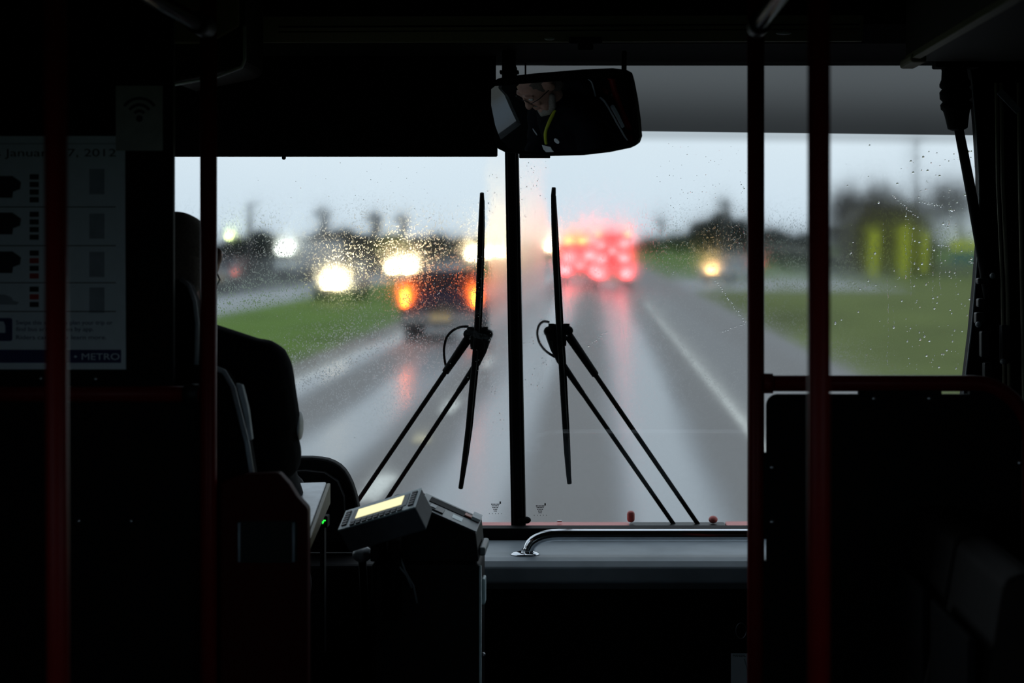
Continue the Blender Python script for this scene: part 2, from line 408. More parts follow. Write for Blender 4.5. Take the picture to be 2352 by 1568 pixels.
# windshield right edge: A pillar, edge follows the glass
pp = [(2222, 120), (2233, 182), (2243, 300), (2249, 400), (2250, 540), (2246, 585), (2241, 650), (2231, 760), (2219, 858), (2200, 1010), (2180, 1240), (2560, 1300), (2560, 90)]
mb = MB(); Yp = 4.60
mb.prism([P(x, y, 4.62) for x, y in pp], (0, .05, 0))
ap = struct(mb, 'trim_4', 'black', bevel=.002)
struct(MB().tube([P(x, y, 4.615) for x, y in pp[1:10]], .0022, 8), 'rubber_gasket', 'farebox', ap)
for (xa, xb, r) in ((2288, 2306, .0035), (2300, 2318, .0045), (2340, 2352, .005)):
    struct(MB().tube([P(xa, 190, 4.56), P(xa + 3, 420, 4.56), P(xb - 5, 640, 4.56), P(xb + 2, 1000, 4.56)], r, 10), 'pillar_groove', 'header', ap)
# left pillar
struct(MB().box2((XL, 4.60, .98), (XL + .10, 4.70, 2.13)), 'trim_5', 'black')

# header details
hp = empty('header_housing', P(1270, 100, 4.47), 'long beige access panel across the header above the windshield', 'panel')
mb = MB(); mb.hexa(P(575, 37, 4.452), P(1985, 34, 4.452) - P(575, 37, 4.452), (0, .012, 0), P(575, 98, 4.466) - P(575, 37, 4.452))
mb.build('panel_face', 'header', hp, bevel=.002)
for y, r in ((60, .0022), (71, .0014)):
    MB().tube([P(640, y + 2, 4.450), P(1975, y - 4, 4.450)], r, 6).build('panel_groove', 'rubber', hp)
MB().ell(P(1262, 89, 4.450), (.012, .003, .0035)).build('screw_cover', 'grey', hp, smooth=True)
MB().ell(P(1800, 76, 4.450), (.018, .003, .004)).build('screw_cover', 'grey', hp, smooth=True)
kn = empty('roof_latch', P(1345, 98, 4.44), 'black T-shaped latch handle below the long header panel', 'handle')
MB().box(P(1345, 93, 4.435), (.075, .014, .016)).build('grip', 'rubber', kn, bevel=.004)
MB().box(P(1345, 106, 4.443), (.035, .016, .02)).build('stem', 'rubber', kn, bevel=.003)

# left overhead compartment
oc = empty('overhead_compartment', P(380, 120, 4.25), 'dark overhead compartment with rounded corner above the driver', 'compartment')
mb = MB(); mb.pxprism([(150, -30), (562, -30), (562, 140), (556, 153), (540, 160), (400, 190), (300, 150), (190, 90)], 4.20, 4.44)
mb.build('body', 'ceil', oc, bevel=.006)
MB().pxprism([(205, -20), (548, -20), (548, 60), (480, 100), (215, 98)], 4.188, 4.199).build('door', 'header', oc, bevel=.004)
MB().tube([P(562, 60, 4.195), P(562, 138, 4.195), P(555, 154, 4.195), P(498, 176, 4.195), P(402, 194, 4.195)], .0035, 8).build('trim_strip', 'grey', oc, smooth=True)
MB().box(P(317, 58, 4.175), (.085, .02, .018)).box(P(312, 82, 4.18), (.045, .02, .03)).build('latch', 'rubber', oc, bevel=.004)

# right overhead locker with light edge trim
ol = empty('overhead_locker', (.90, 3.9, 2.12), 'long dark overhead locker along the right wall above the door', 'locker')
MB().box2((.70, -1.0, 2.113), (XR - .002, 4.44, 2.318)).build('body', 'ceil', ol, bevel=.008)
MB().prism([(.693, -1, 2.108), (.712, -1, 2.106), (.712, -1, 2.122), (.699, -1, 2.126)], (0, 5.42, 0)).build('edge_trim', 'header', ol, bevel=.002)
mb = MB().hexa((.690, 4.30, 2.098), (.035, 0, 0), (0, .16, 0), (0, 0, .02)); mb.build('trim_end_cap', 'header', ol, bevel=.006)

# sun blind, left
bl_ = empty('roller_blind', P(800, 362, 4.585), 'large black roller blind pulled down over the left windshield pane', 'blind')
MB().box2((-1.34, 4.58, 1.906), (P(1139, 0, 4.58).x, 4.584, 2.19)).build('fabric', 'black', bl_)
bbar = MB().tube([(-1.34, 4.582, 1.908), (P(1141, 0, 4.58).x, 4.582, 1.908)], .0045, 10).build('bottom_bar', 'rubber', bl_, smooth=True)
MB().ell(P(652, 362, 4.582), (.005, .005, .005)).build('pull_knob', 'rubber', bbar, smooth=True)
MB().box2((P(1131, 0, 4.57).x, 4.57, 1.905), (P(1142, 0, 4.57).x, 4.59, 1.937)).build('end_cap', 'rubber', bl_, bevel=.002)
MB().tube([(-1.36, 4.60, 2.17), (P(1129, 0, 4.6).x, 4.60, 2.17)], .022, 16).build('roller', 'rubber', bl_, smooth=True)
tb = empty('blind_pull_bar', P(1228, 358, 4.66), 'short black pull bar hanging just below the interior mirror', 'blind bar')
MB().box2(tuple(P(1192, 363, 4.64)), tuple(P(1264, 352, 4.655))).build('bar', 'blackm', tb, bevel=.002)
MB().box2(tuple(P(1205, 352, 4.645)), tuple(P(1209, 140, 4.65))).build('hanger', 'blackm', tb)

# ================================================================== INTERIOR MIRROR
mo = Vector(P(1298, 258, 4.45))
RM = 2.6
_p0 = P(1199, 228, 4.45); _fc = Vector((-.86, 4.17, 1.615))
_nf = ((Vector((0, 0, EYE)) - _p0).normalized() + (_fc - _p0).normalized()).normalized()
nrm = (_nf - (_p0 - mo) / RM).normalized()
tx = Vector((0, 0, 1)).cross(nrm).normalized() * -1
if tx.x < 0: tx = -tx
ty = nrm.cross(tx).normalized()
if ty.z < 0: ty = -ty
ca = R(0)
im = empty('interior_mirror', mo + Vector((0, .06, .12)), 'wide convex interior mirror reflecting the driver, beside the centre divider', 'mirror')
# outline in the photograph -> points on the mirror plane
def onplane(px, py, d=0):
    o = Vector((0, 0, EYE)); dr_ = (P(px, py, 1.0) - o); t = (mo + nrm * d - o).dot(nrm) / dr_.dot(nrm); return o + dr_ * t
outl = [(1130, 196), (1133, 186), (1150, 181), (1220, 173), (1330, 164), (1400, 161), (1432, 165), (1445, 172), (1450, 190), (1458, 230), (1465, 280), (1468, 318), (1463, 333), (1448, 340),
        (1400, 350), (1340, 357), (1260, 359), (1200, 355), (1160, 350), (1143, 342), (1136, 328), (1131, 260)]
op = [onplane(*q) for q in outl]
cc = sum(op, Vector()) / len(op)
mb = MB().prism([p + nrm * .002 for p in op], -nrm * .022)
mb.build('housing', 'rubber', im, bevel=.004, smooth=False)
# convex reflecting face: fan of rings, bulging towards the driver by radius 3.2 m
inner = [(1131, 203), (1140, 196), (1200, 190), (1330, 180), (1400, 178), (1430, 181), (1440, 192), (1447, 240), (1454, 290), (1456, 318), (1448, 328), (1400, 336), (1330, 344), (1260, 346), (1205, 344), (1172, 338), (1152, 318), (1140, 285), (1131, 240)]
ip = [onplane(*q) for q in inner]; ic = sum(ip, Vector()) / len(ip)
mb = MB(); nr = 14; n = len(ip)
def bulge(p): q = p - ic; return p + nrm * (.0025 + .010 - (q.length ** 2) / (2 * RM))
mb.v.append(bulge(ic))
for i in range(1, nr + 1):
    for p in ip: mb.v.append(bulge(ic.lerp(p, i / nr)))
for j in range(n): mb.f.append((0, 1 + j, 1 + (j + 1) % n))
for i in range(nr - 1):
    for j in range(n): mb.f.append((1 + i * n + j, 1 + (i + 1) * n + j, 1 + (i + 1) * n + (j + 1) % n, 1 + i * n + (j + 1) % n))
mb.build('mirror_glass', 'mirror', im, smooth=True)
MB().tube([P(1434, 120, 4.50), P(1433, 172, 4.46)], .006, 12).build('mount_strut', 'rubber', im, smooth=True)
MB().tube([P(1169, 100, 4.56), P(1169, 186, 4.53)], .0165, 14).build('mount_post', 'rubber', im, smooth=True)
MB().box(P(1170, 166, 4.53), (.044, .03, .008)).build('mount_clamp', 'rubber', im, bevel=.002)

# ================================================================== POLES AND RAILS
GP = 'red grab poles'
def pole(x, y, r, label, z1=2.31, lean=0.0, z0=0.0):
    p = empty('grab_pole', (x, y, z0), label, 'grab pole', GP)
    MB().tube([(x, y, z0), (x - lean, y, z1)], r, 20).build('tube', 'red', p, smooth=True)
    MB().lathe((x - lean, y, z1), (0, 0, -1), [(.034, 0), (.034, .006), (r + .002, .012), (r + .002, .03)]).build('ceiling_flange', 'blackm', p, smooth=True)
    MB().lathe((x, y, z0), (0, 0, 1), [(.034, 0), (.034, .006), (r + .002, .012), (r + .002, .03)]).build('floor_flange', 'blackm', p, smooth=True)
    return p
xB, xC = (479 - VX) / F * 3.78, (1736 - VX) / F * 3.78
pole(xB, 3.78, .0162, 'red vertical pole directly behind the driver, left of the windshield view')
pole(xC, 3.78, .0165, 'red vertical pole that carries the rail of the right-hand panel')
pole((1881 - VX) / F * 2.77, 2.77, .0162, 'nearer, thicker-looking red pole crossing in front of the right-hand panel rail', z0=.352)
pole((141 - VX) / F * 2.80, 2.80, .0162, 'red vertical pole standing in front of the schedule poster', lean=.010)
for x, lab in ((xB, 'chrome ceiling handrail ending at the pole behind the driver'), (xC, 'chrome ceiling handrail ending at the pole of the right-hand panel')):
    h = empty('ceiling_handrail', (x, 3.0, 2.12), lab, 'handrail', 'chrome ceiling handrails')
    MB().tube([(x, -1.5, 2.115), (x, 3.70, 2.115)], .0155, 16).build('rail', 'chrome', h, smooth=True)
    MB().tube([(x, 3.66, 2.115), (x, 3.757, 2.115)], .021, 16).build('end_fitting', 'blackm', h, smooth=True)
    MB().tube([(x, 1.5, 2.13), (x, 1.5, 2.32)], .010, 10).build('bracket', 'blackm', h, smooth=True)
# red horizontal rail, left, between wall and pole
lr = empty('red_cross_rail', ((XL + xB) / 2, 3.775, 1.42), 'dark red horizontal rail below the schedule poster', 'rail')
zr = P(0, 905, 3.775).z
MB().tube([(XL + .003, 3.775, zr), (xB - .0165, 3.775, zr)], .0155, 16).build('tube', 'red', lr, smooth=True)
MB().tube([(xB - .045, 3.775, zr), (xB - .017, 3.775, zr)], .020, 16).build('end_fitting', 'blackm', lr, smooth=True)
# rail frame, right
rr = empty('red_panel_rail', P(2100, 880, 3.78), 'red tube rail bending down at the right, above the black panel', 'rail')
pts = [P(1754, 880, 3.78), P(2235, 880, 3.78)]
for i in range(1, 9):
    t = R(90 * i / 8); pts.append(P(2235 + 130 * math.sin(t), 880 + 130 * (1 - math.cos(t)), 3.78))
pts.append(Vector((pts[-1].x, 3.78, 0.0)))
MB().tube(pts, .0155, 18).build('tube', 'red', rr, smooth=True)
MB().tube([P(1753, 880, 3.78), P(1775, 880, 3.78)], .0195, 18).build('end_fitting', 'red', rr, smooth=True)
# the panel
mp_ = empty('modesty_panel', P(2050, 1400, 3.78), 'large black panel hung inside the red rail on the right', 'panel')
mpb = MB().pxprism(rrect(1760, 905, 2347, 1900, 26, corners=(1, 1, 0, 0)), 3.775, 3.785).build('board', 'black', mp_, bevel=.001)
for (a, b) in ((1972, 2163), (2227, 2300)):
    MB().pxprism([(a, 894), (b, 894), (b, 908), (a, 908)], 3.772, 3.788).build('clamp', 'rubber', mpb)
for (a, b) in ((1040, 1238), (1288, 1900)):
    MB().pxprism([(1750, a), (1763, a), (1763, b), (1750, b)], 3.772, 3.788).build('clamp', 'rubber', mpb)
for (x, y) in ((2008, 915), (2135, 915), (1773, 1073), (1773, 1198), (2342, 1063)):
    MB().lathe(P(x, y, 3.776), (0, -1, 0), [(.0065, 0), (.0065, .002), (.004, .005), (.0, .006)], 10).build('bolt', 'steel', mpb, smooth=True)

# ================================================================== LEFT PARTITION AND NOTICES
pt = empty('driver_partition', (-1.1, 3.81, 0), 'black partition behind the driver carrying the posters', 'partition')
MB().box2((XL + .002, 3.800, zr + .005), (P(402, 0, 3.815).x, 3.815, 2.318)).build('upper_panel', 'black', pt)
MB().box2((XL + .002, 3.800, 0.002), (P(499, 0, 3.80).x - .01, 3.815, zr - .003)).build('lower_panel', 'black', pt)
for x, y in ((93, 869), (219, 870)):
    MB().lathe(P(x, y, 3.799), (0, -1, 0), [(.006, 0), (.005, .003), (0, .005)], 10).build('bolt', 'steel', pt, smooth=True)
for x, y in ((180, 1196), (300, 1196)):
    MB().lathe(P(x, y, 3.799), (0, -1, 0), [(.006, 0), (.005, .003), (0, .005)], 10).build('bolt', 'steel', pt, smooth=True)
YP = 3.797
po = MB().pxprism([(-210, 312), (287, 312), (289, 848), (-210, 848)], YP, YP + .002).build('schedule_poster', 'paper', loc=P(40, 848, YP))
tag(po, 'large white transit information poster with rows of pictures and a navy METRO footer', 'poster')
def flat(pp, name, m, par, d=.0006, Y=None):
    Y = Y or (YP - .0030 if par.name.startswith('wifi') else YP)
    return MB().pxprism(pp, Y - d, Y).build(name, m, par)
flat([(-205, 329), (282, 329), (282, 331), (-205, 331)], 'border_line', 'greyink', po)
text('lettering', 'Front Doors January 17, 2012', P(-190, 359, YP - .0004), .021, 'ink', po, width=.385)
for i, y in enumerate((474, 563, 648, 714)):
    flat([(-200, y), (266, y), (266, y + 2), (-200, y + 2)], 'row_line', 'ink', po)
for i, y in enumerate((404, 488, 577, 672)):
    pic = [(-60, y), (28, y), (40, y + 8), (48, y + 14), (46, y + 30), (30, y + 36), (28, y + 50), (-60, y + 50)]
    if i == 3: pic = [(-60, y + 4), (10, y + 4), (26, y + 10), (30, y + 18), (44, y + 22), (38, y + 28), (-60, y + 26)]
    flat(pic, 'printed_picture', 'ink' if i < 3 else 'greyink', po)
    for k in range(4 if i < 3 else 3):
        yy = (400, 486, 575, 658)[i] + k * 17.5
        col = 'ink' if (i < 2 or k % 2 == 0) else 'redink'
        flat([(68, yy), (89, yy), (89, yy + 12), (68, yy + 12)], 'printed_square', col, po)
    flat([(205, (388, 490, 578, 660)[i]), (240, (388, 490, 578, 660)[i]), (240, (388, 490, 578, 660)[i] + 58), (205, (388, 490, 578, 660)[i] + 58)], 'printed_column', 'greyink', po)
flat(rrect(-60, 730, 28, 783, 5), 'app_icon', 'navy', po)
flat([(-20, 738), (8, 738), (12, 748), (12, 764), (-20, 764)], 'icon_mark', 'paper', po, d=.0012)
for (y, s) in ((745, 'Swipe this square to plan your trip or'), (760, 'find bus arrival times by app.'), (779, 'Riders can call to learn more.')):
    text('lettering', s, P(37, y, YP - .0004), .0115, 'navy', po, width=(.187 if y == 745 else .15 if y == 760 else .175))
flat([(-205, 803), (278, 803), (278, 833), (-205, 833)], 'footer_band', 'navy', po)
text('lettering', '\u2022 METRO', P(170, 826, YP - .0010), .018, 'paper', po, width=.088)
wf = MB().pxprism([(266, 197), (374, 197), (374, 346), (266, 346)], YP - .0030, YP - .0018).build('wifi_sticker', 'paper', loc=P(320, 346, YP))
tag(wf, 'grey wireless symbol sticker beside the top corner of the large poster', 'sticker')
wf.data.materials[0] = mat('grey_sticker_paper', (.42, .42, .38), .6, spec=.2)
for r_ in (46, 31, 17):
    a = []; cx0, cy0 = 320, 268
    for i in range(13): t = R(215 + 110 * i / 12); a.append((cx0 + r_ * math.cos(t), cy0 + r_ * math.sin(t)))
    for i in range(12, -1, -1): t = R(215 + 110 * i / 12); a.append((cx0 + (r_ - 7) * math.cos(t), cy0 + (r_ - 7) * math.sin(t)))
    flat(a, 'wireless_arc', 'ink', wf)
flat([(320 + 8 * math.cos(R(q)), 272 + 8 * math.sin(R(q))) for q in range(0, 360, 24)], 'wireless_dot', 'ink', wf)

# maroon barrier behind the driver seat
db = empty('maroon_barrier', P(600, 1568, 3.83), 'dark maroon barrier with a small smoked window beside the driver seat', 'barrier')
bp = [(503, 1900), (503, 1108), (560, 1090), (640, 1086), (664, 1112), (682, 1141), (707, 1168), (707, 1900)]
MB().pxprism(bp, 3.80, 3.84).build('panel', 'reddark', db, bevel=.005)
MB().pxprism(rrect(546, 1196, 682, 1292, 8), 3.796, 3.7995).build('smoked_window', 'smoked', db)
for x in (549, 674):
    MB().tube([P(x, 1200, 3.794), P(x, 1290, 3.794)], .003, 8).build('window_edge', 'dash', db, smooth=True)

# side console with grey top
sc = empty('side_console', (-.63, 4.2, .6), 'light grey slanted side console beside the driver', 'console')
a, b = P(750, 1106, 4.47), P(703, 1232, 3.95); c, d = P(688, 1108, 4.47), P(600, 1232, 3.95)
MB().prism([c, a, b, d], (0, 0, -.018)).build('top', 'grey', sc, bevel=.004)
MB().prism([a + Vector((.001, 0, -.003)), b + Vector((.001, 0, -.003)), b + Vector((.001, 0, -.026)), a + Vector((.001, 0, -.05))], (.008, 0, 0)).build('side_panel', 'yellowish', sc, bevel=.002)
MB().prism([c + Vector((.01, -.02, -.019)), a + Vector((-.045, -.02, -.019)), b + Vector((-.03, .02, -.019)), d + Vector((.01, .02, -.019))], (0, 0, -.5)).build('body', 'rubber', sc)

# ================================================================== DASHBOARD
ds = empty('dashboard', (0, 4.8, 0), 'grey dashboard shelf running along under the windshield', 'dashboard')
mb = MB(); prof = [(4.955, .952), (4.68, .952), (4.648, .948), (4.630, .935), (4.625, .90), (4.66, .88), (4.955, .88)]
mb.prism([(-.32, y, z) for y, z in prof], (XR + .32 - .003, 0, 0)); mb.build('shelf', 'dash', ds, bevel=.006, seg=3)
MB().box2((-.30, 4.70, .0), (XR - .004, 4.95, .878)).build('front_panel', 'black', ds, bevel=.01)
MB().box2((XL + .004, 4.64, .0), (-.305, 4.95, .94)).build('driver_side_panel', 'black', ds, bevel=.01)
# instrument hood in front of the driver
hd = empty('instrument_hood', P(690, 1200, 4.65), 'black rounded instrument hood in front of the driver', 'instrument hood')
hp_ = [(560, 1262), (560, 1048), (690, 1045), (720, 1045), (742, 1047), (758, 1050), (773, 1056), (786, 1064), (797, 1075), (806, 1089), (814, 1106), (821, 1127), (827, 1152), (831, 1180), (833, 1262)]
MB().pxprism(hp_, 4.84, 4.79).build('hood', 'rubber', hd, bevel=.010, seg=3)
hi_ = [(600, 1250), (600, 1085), (700, 1080), (745, 1085), (775, 1105), (790, 1140), (795, 1250)]
MB().pxprism(hi_, 4.76, 4.791).build('gauge_cluster', 'rubber', hd, bevel=.006)
dots_ = [(0, 0), (1, 0), (3, 0), (4, 0), (5, 0), (0, 1), (1, 1), (2, 1), (3, 1), (0, 2), (2, 2)]
mb = MB()
for i, j in dots_: mb.box(P(737.5 + i * 1.9, 1195 + j * 3.2, 4.46), (.0017, .001, .0027))
ld = empty('indicator_display', P(740, 1203, 4.47), 'tiny bright green indicator on the dash beside the console', 'indicator light')
mb.build('lit_segments', 'led', ld)
MB().pxprism([(730, 1185), (752, 1185), (752, 1212), (730, 1212)], 4.462, 4.5).build('housing', 'rubber', ld, bevel=.002)
MB().pxprism([(735, 1211), (745, 1211), (745, 1500), (735, 1500)], 4.465, 4.495).build('stalk', 'rubber', ld)

# chrome grab rail on the dash
gr = empty('dash_grab_rail', P(1205, 1272, 4.72), 'chrome grab rail curving up from the dashboard shelf', 'grab rail')
x0 = P(1206, 1272, 4.72).x; pts = [Vector((x0, 4.72, .953))]
z1 = P(0, 1228, 4.72).z
for i in range(0, 9):
    t = R(90 * i / 8); pts.append(Vector((x0 + .010 + .070 * (1 - math.cos(t)), 4.72, z1 - .036 + .036 * math.sin(t))))
pts.append(Vector((.60, 4.72, z1))); pts.append(Vector((.64, 4.72, z1 - .01))); pts.append(Vector((.66, 4.72, .953)))
MB().tube(pts, .0145, 20).build('rail', 'chrome', gr, smooth=True)
for xx in (x0, .66):
    MB().lathe((xx, 4.72, .9525), (0, 0, 1), [(.035, 0), (.035, .002), (.028, .005), (.016, .007)], 24).build('flange', 'chrome', gr, smooth=True)

# notice on the front panel and little ring
nt_ = MB().pxprism([(1679, 1500), (1765, 1500), (1765, 1700), (1679, 1700)], 4.697, 4.699).build('paper_notice', 'paper', loc=P(1720, 1700, 4.697))
tag(nt_, 'white printed notice low on the black front panel beside the red pole', 'notice')
text('lettering', 'MANUAL', P(1684, 1508, 4.6965), .008, 'ink', nt_, width=.030)
MB().pxprism([(1708, 1512), (1711, 1512), (1725, 1560), (1722, 1560)], 4.6966, 4.697).build('printed_line', 'greyink', nt_)
rg = MB().tube([P(1702 + 12 * math.cos(R(q)), 1448 + 18 * math.sin(R(q)), 4.694) for q in range(0, 361, 20)], .0012, 8).build('key_ring', 'steel', loc=P(1702, 1466, 4.694), smooth=True)
tag(rg, 'small metal ring on the front panel above the paper notice', 'ring')

# ================================================================== FAREBOX AND DRIVER DISPLAY UNIT
fb = empty('farebox', P(980, 1568, 4.3), 'tall grey farebox with a sloping lid at the left end of the dashboard', 'farebox')
fb.location.z = 0; WL[fb.name] = Vector(fb.location)
Y0, Y1 = 4.24, 4.46
top = [(850, 1290), (850, 1205), (884, 1165), (945, 1158), (1093, 1223), (1099, 1282), (1099, 1290)]
lid_ = MB().pxprism(top, Y0, Y1).build('lid', 'fareshade', fb, bevel=.004, seg=3)
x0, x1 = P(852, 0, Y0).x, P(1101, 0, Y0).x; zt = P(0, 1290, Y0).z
cab_ = MB().box2((x0, Y0 + .002, .02), (x1, Y1 - .004, zt - .001)).build('cabinet', 'fareshade', fb, bevel=.012, seg=3)
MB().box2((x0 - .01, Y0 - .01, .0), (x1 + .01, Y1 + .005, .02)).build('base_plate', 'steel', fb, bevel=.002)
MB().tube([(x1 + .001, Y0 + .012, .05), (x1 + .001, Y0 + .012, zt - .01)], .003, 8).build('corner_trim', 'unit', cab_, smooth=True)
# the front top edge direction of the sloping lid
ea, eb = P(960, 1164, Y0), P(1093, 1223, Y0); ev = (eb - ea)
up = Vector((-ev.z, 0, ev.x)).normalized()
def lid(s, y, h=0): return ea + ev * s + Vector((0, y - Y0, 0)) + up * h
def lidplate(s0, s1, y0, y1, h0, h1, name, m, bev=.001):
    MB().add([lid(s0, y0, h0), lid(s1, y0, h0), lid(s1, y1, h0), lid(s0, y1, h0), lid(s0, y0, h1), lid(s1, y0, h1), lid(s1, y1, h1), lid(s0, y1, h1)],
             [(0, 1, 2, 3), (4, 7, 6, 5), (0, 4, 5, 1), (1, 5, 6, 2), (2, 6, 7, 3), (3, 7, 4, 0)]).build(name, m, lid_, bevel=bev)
lidplate(-.02, 1.0, 4.244, 4.456, .0002, .0022, 'lit_lid_top', 'farebox')  # brighter plate: light falling on the lid top put into its colour
lidplate(.10, .86, 4.36, 4.43, .0024, .004, 'coin_slot', 'rubber')
lidplate(.72, .85, 4.365, 4.40, .004, .007, 'slot_tongue', 'orange')
lidplate(.14, .40, 4.265, 4.33, .0024, .006, 'card_reader', 'key')
lidplate(.16, .26, 4.275, 4.315, .0062, .008, 'card_reader_light', 'label_w')
lidplate(.55, .72, 4.28, 4.33, .0024, .003, 'label_plate', 'unit')
lidplate(.84, .99, 4.36, 4.44, .004, .011, 'paper_clip', 'label_w')
zh = P(0, 1385, 4.3).z
MB().box2((x1 + .002, 4.28, zh), (x1 + .010, 4.33, P(0, 1325, 4.3).z)).build('door_handle', 'unit', cab_, bevel=.003)
MB().lathe((x1 + .001, 4.31, P(0, 1506, 4.3).z), (1, 0, 0), [(.006, 0), (.006, .005), (.004, .008)], 12).build('lock', 'steel', cab_, smooth=True)
MB().box2((x1 - .002, 4.26, P(0, 1270, 4.3).z), (x1 + .012, 4.40, P(0, 1250, 4.3).z)).build('lid_catch', 'farebox', fb, bevel=.004)

du = empty('driver_display_unit', P(900, 1300, 4.17), 'tilted grey display unit with glowing yellow screen and rows of keys', 'display unit')
TL = P(795, 1174, 4.20); e1 = P(969, 1121, 4.138) - TL; e2 = P(776, 1219, 4.1175) - TL
nn = e1.cross(e2).normalized()
if nn.z > 0: nn = -nn
e3 = nn * .056
MB().hexa(TL, e1, e2, e3).build('housing', 'unitside', du, bevel=.004, seg=3)
def face(u0, v0, u1, v1, h0, h1, name, m, bev=0, par=None):
    o = TL + e1 * u0 + e2 * v0 - nn * h1
    return MB().hexa(o, e1 * (u1 - u0), e2 * (v1 - v0), nn * (h1 - h0)).build(name, m, par or du, bevel=bev)
fpl = face(.0, .0, 1, 1, -.001, .002, 'face_plate', 'unit', .001)
face(.14, .16, .87, .76, .002, .003, 'screen_bezel', 'dash', 0, fpl)
face(.20, .20, .80, .66, .003, .0038, 'screen', 'screen', 0, fpl)
for i in range(9):
    for v in (.79, .89):
        face(.155 + i * .077, v, .155 + i * .077 + .058, v + .065, .002, .0045, 'key', 'key', .0004, fpl)
for c_ in (.035, .90):
    for i in range(6):
        face(c_, .14 + i * .125, c_ + .065, .14 + i * .125 + .085, .002, .0045, 'key', 'key', .0004, fpl)
MB().tube([P(905, 1235, 4.19), P(905, 1300, 4.21), P(905, 1420, 4.222)], .016, 12).build('stem', 'rubber', du, smooth=True)
cabs = [[(905, 1242), (918, 1275), (930, 1310), (950, 1345), (958, 1385)], [(903, 1245), (909, 1290), (934, 1322), (946, 1350)], [(830, 1352), (850, 1354), (868, 1366)], [(788, 1403), (800, 1418), (812, 1430), (820, 1450)]]
for i, c_ in enumerate(cabs[:2]):
    cb = MB().tube([P(x, y, 4.205 + .004 * j - .008 * i) for j, (x, y) in enumerate(c_)], .0022, 8).build('cable', 'farebox', loc=P(*c_[-1], 4.22), smooth=True)
    tag(cb, ('longer thin grey cable hanging under the display unit', 'shorter thin grey cable hanging under the display unit')[i], 'cable', 'cables under the display unit')
gp = MB().ell(P(832, 1272, 4.36), (.022, .03, .018)).build('padded_knob', 'grey', loc=P(832, 1290, 4.36), smooth=True)
tag(gp, 'pale rounded lever knob under the left end of the display unit', 'knob')
lv = MB().tube([P(832, 1285, 4.36), P(838, 1400, 4.37), P(838, 1700, 4.37)], .009, 10).build('lever_stalk', 'rubber', loc=P(838, 1700, 4.37), smooth=True)
tag(lv, 'black lever stalk standing below the pale rounded knob', 'lever')

# ================================================================== DOOR ARM (right)
da = empty('door_linkage', P(2195, 160, 4.52), 'black rod with ribbed rubber boot hanging at the right windshield edge', 'door arm')
prof = []
a, b = P(2190, 130, 4.52), P(2200, 300, 4.52); ax = (b - a); Ln = ax.length
for t, r in ((0, .034), (.18, .029), (.30, .031), (.36, .036), (.40, .036), (.43, .031), (.47, .037), (.56, .037), (.60, .031), (.64, .037), (.70, .036), (.73, .031), (.80, .028), (.97, .023), (.985, .018), (1, .012)):
    prof.append((r, t * Ln))
MB().lathe(a, ax, prof, 24).build('ribbed_boot', 'rubber', da, smooth=True)
MB().tube([P(2202, 295, 4.52), P(2232, 450, 4.55), P(2262, 620, 4.58), P(2275, 700, 4.58)], [.011, .0125, .013, .013], 14).build('rod', 'rubber', da, smooth=True)
MB().box2(tuple(P(2150, 60, 4.49)), tuple(P(2240, 160, 4.55))).build('mounting_box', 'rubber', da, bevel=.004)
dl = empty('door_latch_gear', P(2262, 760, 4.56), 'black door gear with small rounded knobs low on the right pillar', 'door gear')
for (x, y, w, h) in ((2256, 645, 26, 14), (2252, 695, 16, 20), (2250, 730, 22, 26), (2262, 790, 22, 60), (2268, 850, 20, 36), (2308, 790, 22, 90)):
    MB().box(P(x, y, 4.57), (w / F * 4.57, .03, h / F * 4.57)).build('gear_block', 'blackm', dl, bevel=.004, seg=3)
for (x, y) in ((2280, 633), (2247, 745), (2304, 830)):
    MB().ell(P(x, y, 4.55), (.007, .007, .007)).build('knob', 'farebox', dl, smooth=True)
ls = MB().hexa(P(2290, 215, 4.5), P(2335, 262, 4.5) - P(2290, 215, 4.5), (0, .004, 0), P(2302, 203, 4.5) - P(2290, 215, 4.5)).build('warning_strip', 'dash', loc=P(2330, 268, 4.5), bevel=.001)
tag(ls, 'short slanted grey strip at the upper right corner', 'strip')

# ================================================================== PASSENGER SEATS (right)
def side_seat(y0, y1, lab):
    s = empty('passenger_seat', (.62, (y0 + y1) / 2, .35), lab, 'seat', 'side-facing passenger seats')
    bk = [(.615, 1.19), (.640, 1.205), (.672, 1.20), (.690, 1.17), (.690, 1.10), (.655, .90), (.640, .76), (.545, .76), (.560, .90), (.600, 1.10)]
    MB().prism([(x, y0, z) for x, z in bk], (0, y1 - y0, 0)).build('backrest', 'seat2', s, bevel=.018, seg=4)
    MB().box2((.565, y0 + .03, .80), (.578, y1 - .03, 1.10)).build('back_pad', 'seat', s, bevel=.005)
    MB().box2((.17, y0, .72), (.60, y1, .79)).build('seat', 'seat2', s, bevel=.03, seg=4)
    MB().box2((.25, y0 + .02, .35), (XR - .2, y1 - .02, .72)).build('pedestal', 'black', s, bevel=.01)
    return s
side_seat(2.95, 3.35, 'brown side-facing seat nearest the camera at lower right')
side_seat(3.37, 3.74, 'brown side-facing seat between the nearer seat and the black panel')
tag(MB().box2((.20, 1.5, 0), (XR - .003, 3.76, .35)).build('wheel_arch_box', 'black', loc=(.6, 2.6, 0), bevel=.02), 'black raised box along the right wall under the seats', 'wheel box')

